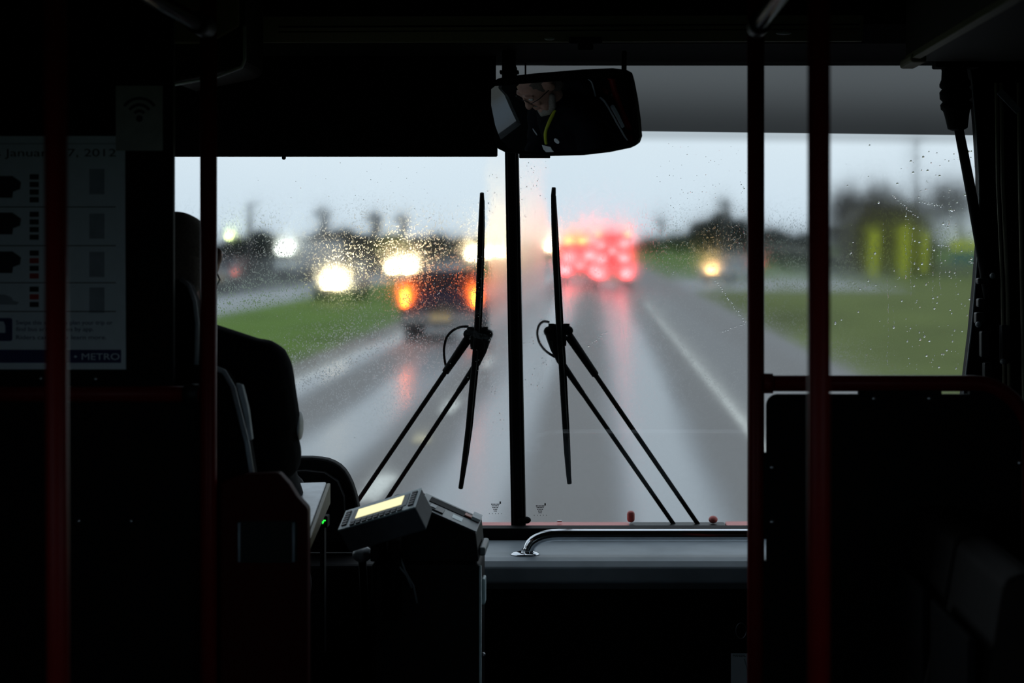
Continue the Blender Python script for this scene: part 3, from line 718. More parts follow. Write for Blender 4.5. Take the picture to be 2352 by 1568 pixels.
# ================================================================== DRIVER SEAT
st = empty('driver_chair', (-.87, 3.9, 0), 'tall dark driver seat with headrest and grey piping', 'driver seat')
cx_ = -.872
br0 = [P(500, 838, 3.92), P(528, 850, 3.92), P(548, 885, 3.92), P(562, 940, 3.92), P(580, 1010, 3.92), P(592, 1085, 3.92), P(596, 1250, 3.92)]
rt = [(p.x, p.z) for p in br0]; lt = [(2 * cx_ - x, z) for x, z in reversed(rt)]
sbk = MB().prism([(x, 3.87, z) for x, z in rt + lt], (0, .06, 0)).build('backrest', 'seat', st, bevel=.012, seg=3)
hr = [P(425, 640, 3.90), P(443, 655, 3.90), P(456, 690, 3.90), P(462, 740, 3.90), P(460, 835, 3.90)]
rt2 = [(p.x, p.z) for p in hr]; lt2 = [(2 * cx_ - x, z) for x, z in reversed(rt2)]
shr = MB().prism([(x, 3.875, z) for x, z in rt2 + lt2], (0, .05, 0)).build('headrest', 'seat', st, bevel=.012, seg=3)
MB().tube([Vector((x - .002, 3.872, z)) for x, z in rt2], .0045, 8).build('piping', 'seatrim', shr, smooth=True)  # pale piping colour also carries the highlight along the seat edges
MB().tube([Vector((x - .002, 3.868, z)) for x, z in rt[:-1]], .0055, 8).build('piping', 'seatrim', sbk, smooth=True)
MB().pxprism([(541, 880), (556, 884), (570, 940), (579, 1010), (571, 1010), (560, 950)], 3.846, 3.866).build('belt_guide', 'seatrim', st, bevel=.002)
MB().box2((cx_ - .24, 3.88, .86), (cx_ + .24, 4.36, .96)).build('seat_cushion', 'seat', st, bevel=.03, seg=3)
MB().box2((cx_ - .18, 3.95, .12), (cx_ + .18, 4.3, .86)).build('pedestal', 'black', st, bevel=.01)
tag(MB().box2((XL + .003, 3.86, .001), (-.57, 4.63, .12)).build('driver_platform', 'black', loc=(-1, 4.2, 0)), 'black raised platform under the driver seat', 'platform')

# steering wheel
sw = empty('steering_wheel', (-.87, 4.5, 1.05), 'large black steering wheel in front of the driver', 'steering wheel')
rotw = Euler((R(-28), 0, 0)).to_matrix(); wc = Vector((-.87, 4.44, 1.10)); rw_ = .205
rotw = Euler((R(28), 0, 0)).to_matrix()
MB().tube([wc + rotw @ Vector((rw_ * math.cos(R(q)), rw_ * math.sin(R(q)), 0)) for q in range(0, 361, 10)], .014, 12).build('rim', 'rubber', sw, smooth=True)
for q in (90, 210, 330):
    MB().tube([wc + rotw @ Vector((0, 0, -.02)), wc + rotw @ Vector((rw_ * math.cos(R(q)), rw_ * math.sin(R(q)), 0))], .010, 8).build('spoke', 'rubber', sw, smooth=True)
MB().lathe(wc + rotw @ Vector((0, 0, -.04)), rotw @ Vector((0, 0, 1)), [(.05, 0), (.055, .02), (.04, .035)], 20).build('hub', 'rubber', sw, smooth=True)
MB().tube([wc + rotw @ Vector((0, 0, -.04)), Vector((-.87, 4.56, .90)), Vector((-.87, 4.60, .125))], .03, 12).build('column', 'black', sw, smooth=True)

# ================================================================== DRIVER
dv_ = empty('person', (-.87, 4.05, .12), 'bus driver in a dark jacket seen from behind, seated at the wheel', 'person')
HC = Vector((-.874, 4.085, 1.634))
HR = Matrix.Translation(HC) @ Euler((R(-20), 0, R(-4))).to_matrix().to_4x4()
head = MB()
head.ell((0, -.012, .03), (.075, .097, .088), 24, 16).ell((0, .03, -.025), (.062, .066, .086), 24, 16).ell((0, .048, -.088), (.040, .042, .030), 16, 10)
head.tube([(0, .090, .022), (0, .106, -.004), (0, .116, -.022)], [.009, .012, .016], 10, round_=True)
head.ell((.012, .106, -.026), (.010, .012, .008)).ell((-.012, .106, -.026), (.010, .012, .008))
for s in (-1, 1):
    head.tube([(s * .008, .091, .028), (s * .03, .091, .034), (s * .052, .073, .028)], [.009, .010, .008], 8, round_=True)
    head.ell((s * .036, .072, -.018), (.022, .018, .018)).ell((s * .040, .050, -.062), (.022, .035, .034))
    head.ell((s * .080, -.010, .026), (.011, .023, .035), rot=Euler((R(-10), 0, R(s * 18))).to_matrix())
    head.ell((s * .088, -.016, .036), (.009, .014, .020), rot=Euler((R(-10), 0, R(s * 18))).to_matrix())
head.tube([(-.022, .092, -.050), (0, .102, -.050), (.022, .092, -.050)], [.006, .008, .006], 8, round_=True)
head.tube([(-.018, .090, -.062), (0, .099, -.063), (.018, .090, -.062)], [.006, .009, .006], 8, round_=True)
head.ell((0, .082, -.092), (.020, .018, .016))
head.xf(HR)
body = MB(); body.v = list(head.v); body.f = list(head.f)
def cap(mb, pts, rs, n=16): mb.tube(pts, rs, n, round_=True); return mb
SH = [Vector((-.872 + s * .182, 4.03, 1.440)) for s in (-1, 1)]
EL = [Vector((-1.12, 4.12, 1.215)), Vector((-.693, 4.13, 1.235))]
WR = [Vector((-1.085, 4.36, 1.13)), Vector((-.690, 4.37, 1.135))]
cap(body, [HR @ Vector((0, -.02, -.05)), (-.872, 4.055, 1.52), (-.872, 4.02, 1.44)], [.056, .056, .075])
cap(body, [(-.872, 4.03, 1.42), (-.872, 4.04, 1.25), (-.872, 4.05, 1.06)], [.125, .135, .15])
for i in (0, 1):
    s = (-1, 1)[i]
    cap(body, [(-.872, 4.03, 1.46), SH[i]], [.065, .056]); cap(body, [SH[i], EL[i], WR[i]], [.050, .042, .027])
    # hand gripping the rim: palm, four curled fingers, thumb
    h = WR[i]; g = wc + rotw @ Vector((s * rw_ * .985, -.01, 0)); d = (g - h).normalized(); side = Vector((s, 0, 0)); u = d.cross(side)
    if u.z < 0: u = -u
    palm = h + d * .055 + u * .012
    cap(body, [h, h + d * .03 + u * .004, palm], [.026, .030, .028], 12)
    inn = -side
    for k in range(4):
        base = palm + inn * 0 + side * (.026 - .018 * k) + d * (.012 - .003 * abs(k - 1.5)) + u * .012
        L_ = (.030, .036, .038, .032)[3 - k if i == 0 else k]
        p1 = base + d * L_ + u * .008; p2 = p1 + d * .012 - u * .024; p3 = p2 - d * .018 - u * .012
        cap(body, [base, p1, p2, p3], [.0095, .009, .0085, .0075], 8)
    t0 = h + d * .025 + inn * .024; t1 = t0 + d * .030 + inn * .014 - u * .004; t2 = t1 + d * .026 + inn * .002 + u * .004
    cap(body, [t0, t1, t2], [.012, .0105, .009], 8)
HP = [Vector((-.872 + s * .09, 4.06, 1.04)) for s in (-1, 1)]; KN = [Vector((-.872 + s * .16, 4.46, .99)) for s in (-1, 1)]; AN = [Vector((-.872 + s * .14, 4.52, .22)) for s in (-1, 1)]
KN = [Vector((-.872 + s * .16, 4.45, .93)) for s in (-1, 1)]; AN = [Vector((-.872 + s * .14, 4.45, .22)) for s in (-1, 1)]
for i in (0, 1):
    cap(body, [HP[i], KN[i]], [.075, .055]); cap(body, [KN[i], AN[i]], [.052, .036]); cap(body, [AN[i] - Vector((0, .03, .05)), AN[i] + Vector((0, .13, -.065))], [.033, .025])
body.build('body', 'skin', dv_, remesh=.0045, msmooth=3)
jk = MB()
cap(jk, [(-.872, 4.03, 1.42), (-.872, 4.035, 1.25), (-.872, 4.045, 1.06)], [.142, .155, .168])
cap(jk, [(-.872, 4.045, 1.50), (-.872, 4.03, 1.46)], [.078, .085])
for i in (0, 1):
    s = (-1, 1)[i]
    cap(jk, [(-.872 + s * .05, 4.03, 1.475), SH[i] + Vector((0, 0, -.002))], [.070, .064])
    cap(jk, [SH[i], SH[i].lerp(EL[i], .5) + Vector((s * .012, 0, .004)), EL[i] + Vector((0, -.005, 0)), EL[i].lerp(WR[i], .5), WR[i]], [.066, .062, .056, .046, .038])
    jk.tube([SH[i].lerp(EL[i], .75) + Vector((s * .01, 0, 0)), SH[i].lerp(EL[i], .90) + Vector((s * .012, 0, 0))], [.060, .062], 14, round_=True)
jk.build('jacket', 'jacket', dv_, remesh=.006, msmooth=4)
tr2 = MB()
for i in (0, 1):
    cap(tr2, [HP[i], KN[i]], [.090, .068]); cap(tr2, [KN[i], AN[i] + Vector((0, 0, .05))], [.064, .055])
cap(tr2, [HP[0], HP[1]], [.10, .10]); tr2.build('trousers', 'trouser', dv_, remesh=.008, msmooth=3)
for i in (0, 1):
    MB().tube([AN[i] - Vector((0, .03, .062)), AN[i] + Vector((0, .14, -.072))], [.040, .030], 14, round_=True).build('shoe', 'shoe', dv_, smooth=True)
hr_ = MB().ell((0, -.025, .038), (.082, .098, .088), 24, 16); hr_.ell((0, -.055, -.01), (.074, .062, .07), 20, 12)
# hair cap only over the back and sides: cut away the face by intersecting planes
hr_.xf(HR); ho = hr_.build('hair', 'hair', dv_, smooth=True)
bmh = bmesh.new(); bmh.from_mesh(ho.data); inv = HR.inverted(); off = WL[dv_.name]
kill = [f for f in bmh.faces if (lambda q: q.y > .045 - max(0, .03 - q.z) * .6 or q.z < -.065)(inv @ (f.calc_center_median() + off))]
bmesh.ops.delete(bmh, geom=kill, context='FACES'); bmh.to_mesh(ho.data); bmh.free()
bd = MB()
bd.tube([(-.066, .008, -.035), (-.058, .040, -.075), (-.034, .070, -.098), (0, .086, -.106), (.034, .070, -.098), (.058, .040, -.075), (.066, .008, -.035)], [.013, .019, .021, .022, .021, .019, .013], 12, round_=True)
bd.tube([(-.026, .092, -.041), (0, .104, -.038), (.026, .092, -.041)], [.005, .0065, .005], 8, round_=True)
bd.xf(HR).build('beard', 'beard', dv_, remesh=.004, msmooth=2)
for s in (-1, 1): MB().ell(HR @ Vector((s * .031, .081, .013)), (.0125, .0125, .0125), 12, 8).build('eye', 'eye', dv_, smooth=True)
gs = MB()
for s in (-1, 1):
    gs.tube([HR @ Vector((s * (.033 + .023 * math.cos(R(q))), .108, .010 + .015 * math.sin(R(q)))) for q in range(0, 361, 24)], .0016, 6)
    gs.tube([HR @ Vector((s * .056, .107, .014)), HR @ Vector((s * .074, .06, .012)), HR @ Vector((s * .082, -.01, .01))], .002, 6)
gs.tube([HR @ Vector((-.010, .108, .014)), HR @ Vector((.010, .108, .014))], .0016, 6)
gs.build('glasses', 'key', dv_, smooth=True)
nk = Vector((-.872, 4.13, 1.51))
MB().tube(smooth_pts([nk + Vector((.062, -.04, .012)), nk + Vector((.062, .020, -.02)), nk + Vector((.054, .056, -.06)), nk + Vector((.044, .074, -.115))]), .0075, 8).build('lanyard', 'lanyard', dv_, smooth=True)
MB().box(nk + Vector((.042, .084, -.165)), (.050, .003, .080), Euler((R(6), R(6), R(-18))).to_matrix()).build('identity_card', 'label_w', dv_, bevel=.001)
MB().lathe(nk + Vector((.095, .040, -.10)), (.3, 1, .1), [(.014, 0), (.014, .004)], 14).build('badge', 'label_w', dv_)
MB().box(nk + Vector((-.09, .045, -.12)), (.05, .004, .012), Euler((0, 0, R(15))).to_matrix()).build('name_embroidery', 'label_w', dv_)
eo = EL[1] + Vector((.006, 0, .075))
MB().ell(P(689, 977, 4.10), (.0065, .030, .030), 14, 10).build('sleeve_patch', 'label_w', dv_, smooth=True)

# ================================================================== WIPERS (outside the glass)
def wiper(name_lab, blade, hub, feet, side, hose):
    O = .05
    w = empty('windshield_wiper', PW(feet[0][0], feet[0][1], O), name_lab, 'wiper', 'windshield wipers')
    bp = [PW(x, y, O) for x, y in blade]
    n = len(bp); rs = [.0050, .0060] + [.0072] * (n - 4) + [.0065, .006]
    MB().tube(bp, rs, 8).build('blade', 'rubber', w)
    i0, i1 = n // 2 - 2, n // 2 + 2
    off = Vector((.0095, 0, 0))
    # superstructure bow beside the rubber
    mid = [PW(x, y, O + .012) for x, y in blade[1:-1]]
    MB().tube([p + off * (math.sin(math.pi * (i + .5) / len(mid)) ** .5) for i, p in enumerate(mid)], .0030, 8).build('blade_frame', 'rubber', w, smooth=True)
    hx, hy = hub
    H = PW(hx, hy, O + .02); q = F / 4.87
    MB().box(H + Vector((0, 0, -.005)), (34 / q, .022, 52 / q)).build('connector', 'rubber', w, bevel=.004, seg=3)
    MB().tube([PW(hx - side * 20, hy + 4, O + .02), PW(hx - side * 10, hy + 34, O + .02), PW(hx, hy + 66, O + .02)], [.013, .012, .0055], 12).build('bracket', 'rubber', w, smooth=True)
    MB().lathe(H + Vector((-side * 24 / q, 0, .004)), (0, 1, 0), [(.010, -.014), (.013, -.010), (.013, .010), (.010, .014)], 14).build('pivot', 'rubber', w, smooth=True)
    MB().lathe(H + Vector((side * 22 / q, 0, .006)), (0, 1, 0), [(.010, -.014), (.012, -.010), (.012, .010), (.010, .014)], 14).build('pivot', 'rubber', w, smooth=True)
    for s in (-1, 1):
        MB().lathe(H + Vector((s * 18 / q, -.004, .024)), (0, 0, -1), [(.0075, 0), (.0075, .008), (.005, .010), (.004, .020)], 10).build('nozzle', 'rubber', w, smooth=True)
    for k, (fx, fy) in enumerate(feet):
        sx = hx + (side * (22, 0)[k]); sy = hy + (6, 60)[k]
        a = PW(sx, sy, O + .02); b = PW(fx, fy, O + .03)
        MB().tube([a, a.lerp(b, .20), a.lerp(b, .203), b], [.0115, .0095, .0062, .0058] if k == 0 else [.009, .0065, .006, .0056], 10).build('arm', 'rubber', w, smooth=True)
    MB().tube(smooth_pts([PW(x, y, O + .03) for x, y in hose]), .0032, 8).build('washer_hose', 'rubber', w, smooth=True)
    return w
wiper('left wiper standing upright with arms running down to the left',
      [(1107, 443), (1107, 460), (1105, 520), (1102, 600), (1099, 680), (1095, 760), (1090, 830), (1083, 900), (1076, 980), (1069, 1040), (1062, 1095), (1058, 1121)],
      (1097, 772), [(822, 1150), (880, 1160)], -1,
      [(1076, 750), (1058, 751), (1040, 759), (1026, 775), (1020, 800), (1021, 825), (1026, 850)])
wiper('right wiper standing upright with arms running down to the right',
      [(1272, 431), (1271, 450), (1273, 520), (1276, 600), (1280, 680), (1284, 760), (1289, 830), (1293, 900), (1298, 980), (1302, 1040), (1306, 1090), (1308, 1110)],
      (1284, 765), [(1606, 1208), (1549, 1206)], 1,
      [(1262, 740), (1248, 739), (1238, 748), (1234, 765), (1238, 785), (1250, 803), (1268, 816), (1284, 824)])

# exterior ledge below the glass
el = empty('exterior_ledge', (0, 5.12, .9), 'red body ledge outside, just below the windshield', 'bus exterior')
M['redbody'] = mat('red_body_paint', (.70, .17, .15), .45)
zl = P(0, 1200, 5.15).z
MB().box2((-1.2, 5.08, .80), (P(1446, 0, 5.1).x, 5.16, zl)).build('ledge', 'redbody', el, bevel=.004)
MB().box2((P(1446, 0, 5.1).x + .001, 5.08, .80), (P(1668, 0, 5.1).x, 5.16, zl)).build('wiper_cowl', 'blackm', el, bevel=.004)
MB().box2((P(1668, 0, 5.1).x + .001, 5.08, .80), (XR, 5.16, zl + .002)).build('ledge', 'redbody', el, bevel=.004)
MB().box(P(1449, 1186, 5.13), (.020, .02, .030)).build('clearance_lamp', 'redbody', el, bevel=.008, seg=3)
MB().ell(P(1638, 1193, 5.13), (.012, .012, .010)).build('clearance_lamp', 'redbody', el, smooth=True)
MB().box(P(1285, 1197, 5.13), (.012, .01, .004)).build('clip', 'label_w', el)

# etched stamps on the glass
for (x, y, lab) in ((1138, 1162, 'small etched glass stamp at the bottom of the left pane'), (1241, 1166, 'small etched glass stamp at the bottom of the right pane')):
    mb = MB()
    for k, (w, h) in enumerate(((20, 3), (17, 2.4), (14, 2.4), (10, 2.4), (8, 2.4))):
        a = PW(x - w / 2, y - 6 + k * 4, -.004); b = PW(x + w / 2, y - 6 + k * 4 + h, -.004)
        n_ = max(3, int(w / 3))
        for j in range(n_):
            u = a.x + (b.x - a.x) * j / n_; mb.box(((u + (b.x - a.x) / n_ * .36), a.y, (a.z + b.z) / 2), ((b.x - a.x) / n_ * .7, .0006, abs(a.z - b.z) * .75))
    a = PW(x + 11, y - 8, -.004); mb.box(a, (.0035, .0006, .006))
    for j in range(5): mb.box(PW(x - 14 + j * 7, y + 17, -.004), (.0012, .0006, .002))
    o = mb.build('glass_stamp', 'ink', loc=PW(x, y + 18, -.004)); tag(o, lab, 'glass stamp', 'etched glass stamps')

# ================================================================== RAIN DROPS on the glass
def drops(name, lab, spots):
    mb = MB()
    for (x, y, r, el_) in spots:
        c = PW(x, y, .003); n = 8; N_ = Vector((0, 1, .333)).normalized(); U = Vector((1, 0, 0)); V = N_.cross(U)
        base = len(mb.v)
        for (rr, hh) in ((1, 0), (.86, .22), (.55, .42)):
            for j in range(n):
                t = 2 * math.pi * j / n; mb.v.append(c + U * math.cos(t) * r * rr + V * math.sin(t) * r * rr * el_ + N_ * r * hh)
        mb.v.append(c + N_ * r * .5)
        for i in range(2):
            for j in range(n): mb.f.append((base + i * n + j, base + i * n + (j + 1) % n, base + (i + 1) * n + (j + 1) % n, base + (i + 1) * n + j))
        for j in range(n): mb.f.append((base + 2 * n + j, base + 2 * n + (j + 1) % n, base + 3 * n))
    o = mb.build(name, 'water', smooth=True)
    # outward normals
    tag(o, lab, 'raindrops', kind='stuff'); return o
rd = random.Random(3)
sp_ = []
for i in range(330):
    x = 1915 + (rd.random() ** .7) * 330; y = 330 + rd.random() * 520
    if rd.random() < .25 or x > 2080: sp_.append((x, y, rd.choice((.0008, .0010, .0013, .0016, .0022, .003)), rd.uniform(.8, 1.6)))
for i in range(9):                       # thin runs of droplets
    x = rd.uniform(1940, 2230); y = rd.uniform(420, 700)
    for k in range(rd.randint(6, 30)):
        y += rd.choice((3, 4, 6, 9, 14)); x += rd.uniform(-1.2, 1.2)
        sp_.append((x, y, rd.uniform(.0005, .0011), rd.uniform(1.2, 3)))
for (xa, ya, xb, yb, n_) in ((2110, 462, 2165, 474, 14), (2050, 450, 2110, 500, 16), (2155, 562, 2180, 566, 8), (2225, 600, 2240, 606, 6), (1640, 640, 1716, 745, 22), (1660, 760, 1716, 742, 10), (1395, 760, 1345, 800, 10), (1700, 420, 1712, 440, 4)):
    for k in range(n_): sp_.append((xa + (xb - xa) * k / n_ + rd.uniform(-2, 2), ya + (yb - ya) * k / n_ + rd.uniform(-2, 2), rd.uniform(.0012, .0022), 1.0))
for i in range(160):
    sp_.append((rd.uniform(1500, 1715), rd.uniform(330, 640), rd.uniform(.0006, .0012), 1.3))
drops('raindrops', 'raindrops and runs of water on the right windshield pane', sp_)
sp2 = []
for i in range(120): sp2.append((rd.uniform(1195, 1255), rd.uniform(370, 900), rd.uniform(.0005, .0014), rd.uniform(1, 1.8)))
for i in range(110): sp2.append((rd.uniform(1118, 1158), rd.uniform(400, 1000), rd.uniform(.0005, .0014), rd.uniform(1, 1.8)))
for i in range(900):
    sp2.append((rd.gauss(900, 160), rd.gauss(650, 110), rd.uniform(.0005, .0011), rd.uniform(1, 1.6)))
sp2 = [q for q in sp2 if 505 < q[0] < 1255 and 370 < q[1] < 1180]
drops('raindrops', 'fine raindrops beside the centre divider and across the left pane', sp2)

# ================================================================== OUTSIDE
def road_mat():
    m = bpy.data.materials.new('wet_asphalt'); m.use_nodes = True; t = m.node_tree; b = t.nodes['Principled BSDF']; N = t.nodes.new; L = t.links.new
    tcn = N('ShaderNodeTexCoord'); s = N('ShaderNodeSeparateXYZ'); L(tcn.outputs['Object'], s.inputs[0])
    n = N('ShaderNodeTexNoise'); n.inputs['Scale'].default_value = .55; n.inputs['Detail'].default_value = 6
    mp = N('ShaderNodeMapping'); mp.inputs['Scale'].default_value = (2.2, .12, 1); L(tcn.outputs['Object'], mp.inputs[0]); L(mp.outputs[0], n.inputs['Vector'])
    # water standing in the wheel tracks: period 3.6 m lanes, two tracks each
    a = N('ShaderNodeMath'); a.operation = 'MULTIPLY_ADD'; L(s.outputs['X'], a.inputs[0]); a.inputs[1].default_value = 2 * math.pi / 1.85; a.inputs[2].default_value = -.7
    sn = N('ShaderNodeMath'); sn.operation = 'SINE'; L(a.outputs[0], sn.inputs[0])
    ad = N('ShaderNodeMath'); ad.operation = 'MULTIPLY_ADD'; L(n.outputs['Fac'], ad.inputs[0]); ad.inputs[1].default_value = 1.6; L(sn.outputs[0], ad.inputs[2])
    mr0 = N('ShaderNodeMapRange'); mr0.interpolation_type = 'SMOOTHSTEP'; mr0.inputs[1].default_value = .1; mr0.inputs[2].default_value = 1.5; L(ad.outputs[0], mr0.inputs[0])
    sh = N('ShaderNodeMapRange'); sh.interpolation_type = 'SMOOTHSTEP'; sh.inputs[1].default_value = 1.6; sh.inputs[2].default_value = 2.2; sh.inputs[3].default_value = 1; sh.inputs[4].default_value = .15; L(s.outputs['X'], sh.inputs[0])
    mr = N('ShaderNodeMath'); mr.operation = 'MULTIPLY'; L(mr0.outputs[0], mr.inputs[0]); L(sh.outputs[0], mr.inputs[1])
    cr = N('ShaderNodeMix'); cr.data_type = 'RGBA'; L(mr.outputs[0], cr.inputs[0])
    cr.inputs[6].default_value = (.165, .150, .138, 1); cr.inputs[7].default_value = (.175, .19, .205, 1); L(cr.outputs[2], b.inputs['Base Color'])
    rr = N('ShaderNodeMapRange'); rr.inputs[3].default_value = .62; rr.inputs[4].default_value = .26; L(mr.outputs[0], rr.inputs[0]); L(rr.outputs[0], b.inputs['Roughness'])
    b.inputs['Specular IOR Level'].default_value = .5
    n3 = N('ShaderNodeTexNoise'); n3.inputs['Scale'].default_value = 60
    bn = N('ShaderNodeBump'); bn.inputs['Strength'].default_value = .25; bn.inputs['Distance'].default_value = .01; L(n3.outputs['Fac'], bn.inputs['Height']); L(bn.outputs[0], b.inputs['Normal'])
    return m
M['road'] = road_mat()
M['grass'] = mat('wet_grass', (.11, .19, .025), .9, spec=.1, var=.5, scale=.35, bump=.3)
M['grass2'] = mat('verge_grass', (.13, .16, .04), .9, spec=.1, var=.45, scale=.25, bump=.3)
M['dirt'] = mat('muddy_shoulder', (.16, .14, .11), .7, var=.3, scale=1.0)
M['bank'] = mat('dark_embankment', (.055, .058, .052), .9, spec=.1, var=.4, scale=.2)
M['white'] = mat('white_road_paint', (.93, .86, .74), .5, var=.2, scale=6)
M['leaf'] = mat('dark_foliage', (.030, .040, .036), .9, spec=.1, var=.4, scale=1.5)
M['leafy'] = mat('yellow_green_foliage', (.16, .17, .03), .9, spec=.1, var=.4, scale=1.5)
M['bark'] = mat('bark', (.05, .042, .036), .9, spec=.1)
M['bare'] = mat('bare_twigs', (.058, .050, .048), .9, spec=.1)
M['polew'] = mat('weathered_pole_wood', (.09, .09, .09), .9)
M['conc'] = mat('pale_side_road', (.26, .27, .28), .5, var=.15, scale=.6)
M['bldg'] = mat('dark_brown_wall', (.045, .036, .030), .8)
M['lime'] = mat('lime_yellow_panel', (.66, .70, .04), .6)
M['teal'] = mat('teal_panel', (.05, .17, .17), .6)
M['navyc'] = mat('navy_car_paint', (.012, .012, .035), .5, spec=.2)
M['redc'] = mat('red_truck_paint', (.45, .05, .05), .4)
M['whitec'] = mat('white_car_paint', (.45, .48, .50), .4)
M['greyc'] = mat('grey_car_paint', (.22, .24, .26), .35, coat=.4)
M['cglass'] = mat('dark_car_glass', (.010, .010, .014), .35, spec=.15)
M['tyre'] = mat('tyre_rubber', (.015, .015, .015), .85)
M['bumper'] = mat('silver_bumper', (.28, .27, .26), .45)
M['plate'] = mat('cream_number_plate', (.95, .62, .28), .5)
def lamp(name, col, st_):
    m = bpy.data.materials.new(name); m.use_nodes = True; t = m.node_tree; t.nodes.clear()
    o = t.nodes.new('ShaderNodeOutputMaterial'); e_ = t.nodes.new('ShaderNodeEmission'); e_.inputs[0].default_value = tuple(col) + (1,); e_.inputs[1].default_value = st_
    t.links.new(e_.outputs[0], o.inputs[0]); return m
M['head'] = lamp('headlight_on', (1, .80, .46), 75)
M['headw'] = lamp('cool_headlight_on', (.93, 1, .90), 9)
M['heada'] = lamp('amber_headlight_on', (1, .56, .18), 15)
M['street'] = lamp('street_lamp_on', (.80, 1, .32), 26)
M['tail'] = lamp('tail_light_on', (1, .13, .012), 34)
M['tailr'] = lamp('red_tail_light_on', (1, .075, .08), 26)
M['taild'] = lamp('dim_tail_light', (1, .22, .16), 1.6)
M['amber'] = lamp('amber_marker_on', (1, .45, .14), 8)

def strip(name, x0, x1, y0, y1, z, m, parent=None, kind='structure', label=None):
    mb = MB(); n = 24
    for i in range(n + 1):
        y = y0 + (y1 - y0) * (i / n) ** 2; mb.v += [Vector((x0, y, z)), Vector((x1, y, z))]
    for i in range(n): mb.f.append((2 * i, 2 * i + 1, 2 * i + 3, 2 * i + 2))
    o = mb.build(name, m, parent)
    if parent is None: o['kind'] = kind
    if label: o['label'] = label
    return o
strip('ground', -900, 900, -60, 2500, ROAD - .06, 'bank', label='dark ground reaching to the horizon')
strip('grass_median', -11.9, -5.8, -40, 900, ROAD - .02, 'grass', label='bright green grass median left of the road')
strip('muddy_shoulder', -5.8, -5.0, -40, 900, ROAD - .01, 'dirt', label='brownish muddy strip between road and median')
strip('opposite_road', -15.9, -11.9, -40, 900, ROAD - .015, 'conc', label='pale wet carriageway for oncoming traffic beyond the median')
strip('grass_field', -60, -15.9, -40, 110, ROAD - .03, 'bank', label='dark grassy ground beyond the oncoming carriageway')
rd_ = strip('road', -5.0, 4.5, -40, 900, ROAD, 'road', label='wet grey carriageway under and ahead of the bus')
strip('grass_verge', 4.5, 90, -40, 92, ROAD - .02, 'grass2', label='olive green grass verge right of the road')
strip('grass_field', 15, 90, 92, 122, ROAD - .02, 'grass2', label='olive grass between the verge and the brown building')
strip('side_road', 4.5, 15, 92, 122, ROAD - .018, 'conc', label='pale side road crossing the verge on the right')
strip('grass_slope', 4.5, 90, 122, 560, ROAD - .02, 'grass', label='green grass beyond the side road')
def mark(x, y0, y1, w=.12):
    return MB().box2((x - w / 2, y0, ROAD), (x + w / 2, y1, ROAD + .006)).build('lane_marking', 'white', rd_)
mark(1.87, 6, 75)
mark(-5.0, 6, 60, .10)
for y in (17.4, 26.4, 36, 46, 57, 70): mark(-2.05, y, y + (1.9 if y < 30 else 3), .20)
g = G(967, 1019)
rf = MB().ell((g.x, g.y, ROAD + .012), (.11, .10, .07)).build('road_reflector', mat('cream_reflector', (.98, .80, .52), .6), loc=(g.x, g.y, ROAD), smooth=True)
tag(rf, 'small cream reflector on the lane line between the painted dashes', 'road reflector')

# --- embankment, guard rail
em = MB()
ridge = [(1400, 574, 600), (1480, 570, 480), (1600, 560, 400), (1716, 558, 330), (1790, 566, 170), (1850, 574, 150), (1960, 596, 128), (2240, 616, 134)]
pr = [P(*q) for q in ridge]
for p in pr: em.v += [Vector((p.x, p.y - 4, ROAD - .05)), Vector((p.x, p.y, p.z - .55)), Vector((p.x + 4, p.y + 14, p.z - .55)), Vector((p.x + 6, p.y + 18, ROAD - .05))]
for i in range(len(pr) - 1):
    for k_ in range(3): em.f.append((i * 4 + k_, i * 4 + k_ + 1, (i + 1) * 4 + k_ + 1, (i + 1) * 4 + k_))
em.f += [(0, 1, 2, 3), tuple((len(pr) - 1) * 4 + k_ for k_ in (3, 2, 1, 0))]
o = em.build('embankment', 'bank'); o['kind'] = 'structure'; o['label'] = 'low dark embankment rising on the right'
grd = empty('guard_rail', pr[3], 'long pale guard rail curving along the embankment on the right', 'guard rail')
grail = MB(); 
for i in range(len(pr) - 1):
    a, b = pr[i], pr[i + 1]; grail.hexa(a + Vector((0, 0, -.16)), b - a, (0, .06, 0), (0, 0, .16))
grail.build('rail', 'bumper', grd)
for i in range(len(pr) - 1):
    for q in (.0, .5):
        p = pr[i].lerp(pr[i + 1], q); MB().box(p + Vector((0, .1, -.3)), (.12, .12, .6)).build('post', 'polew', grd)

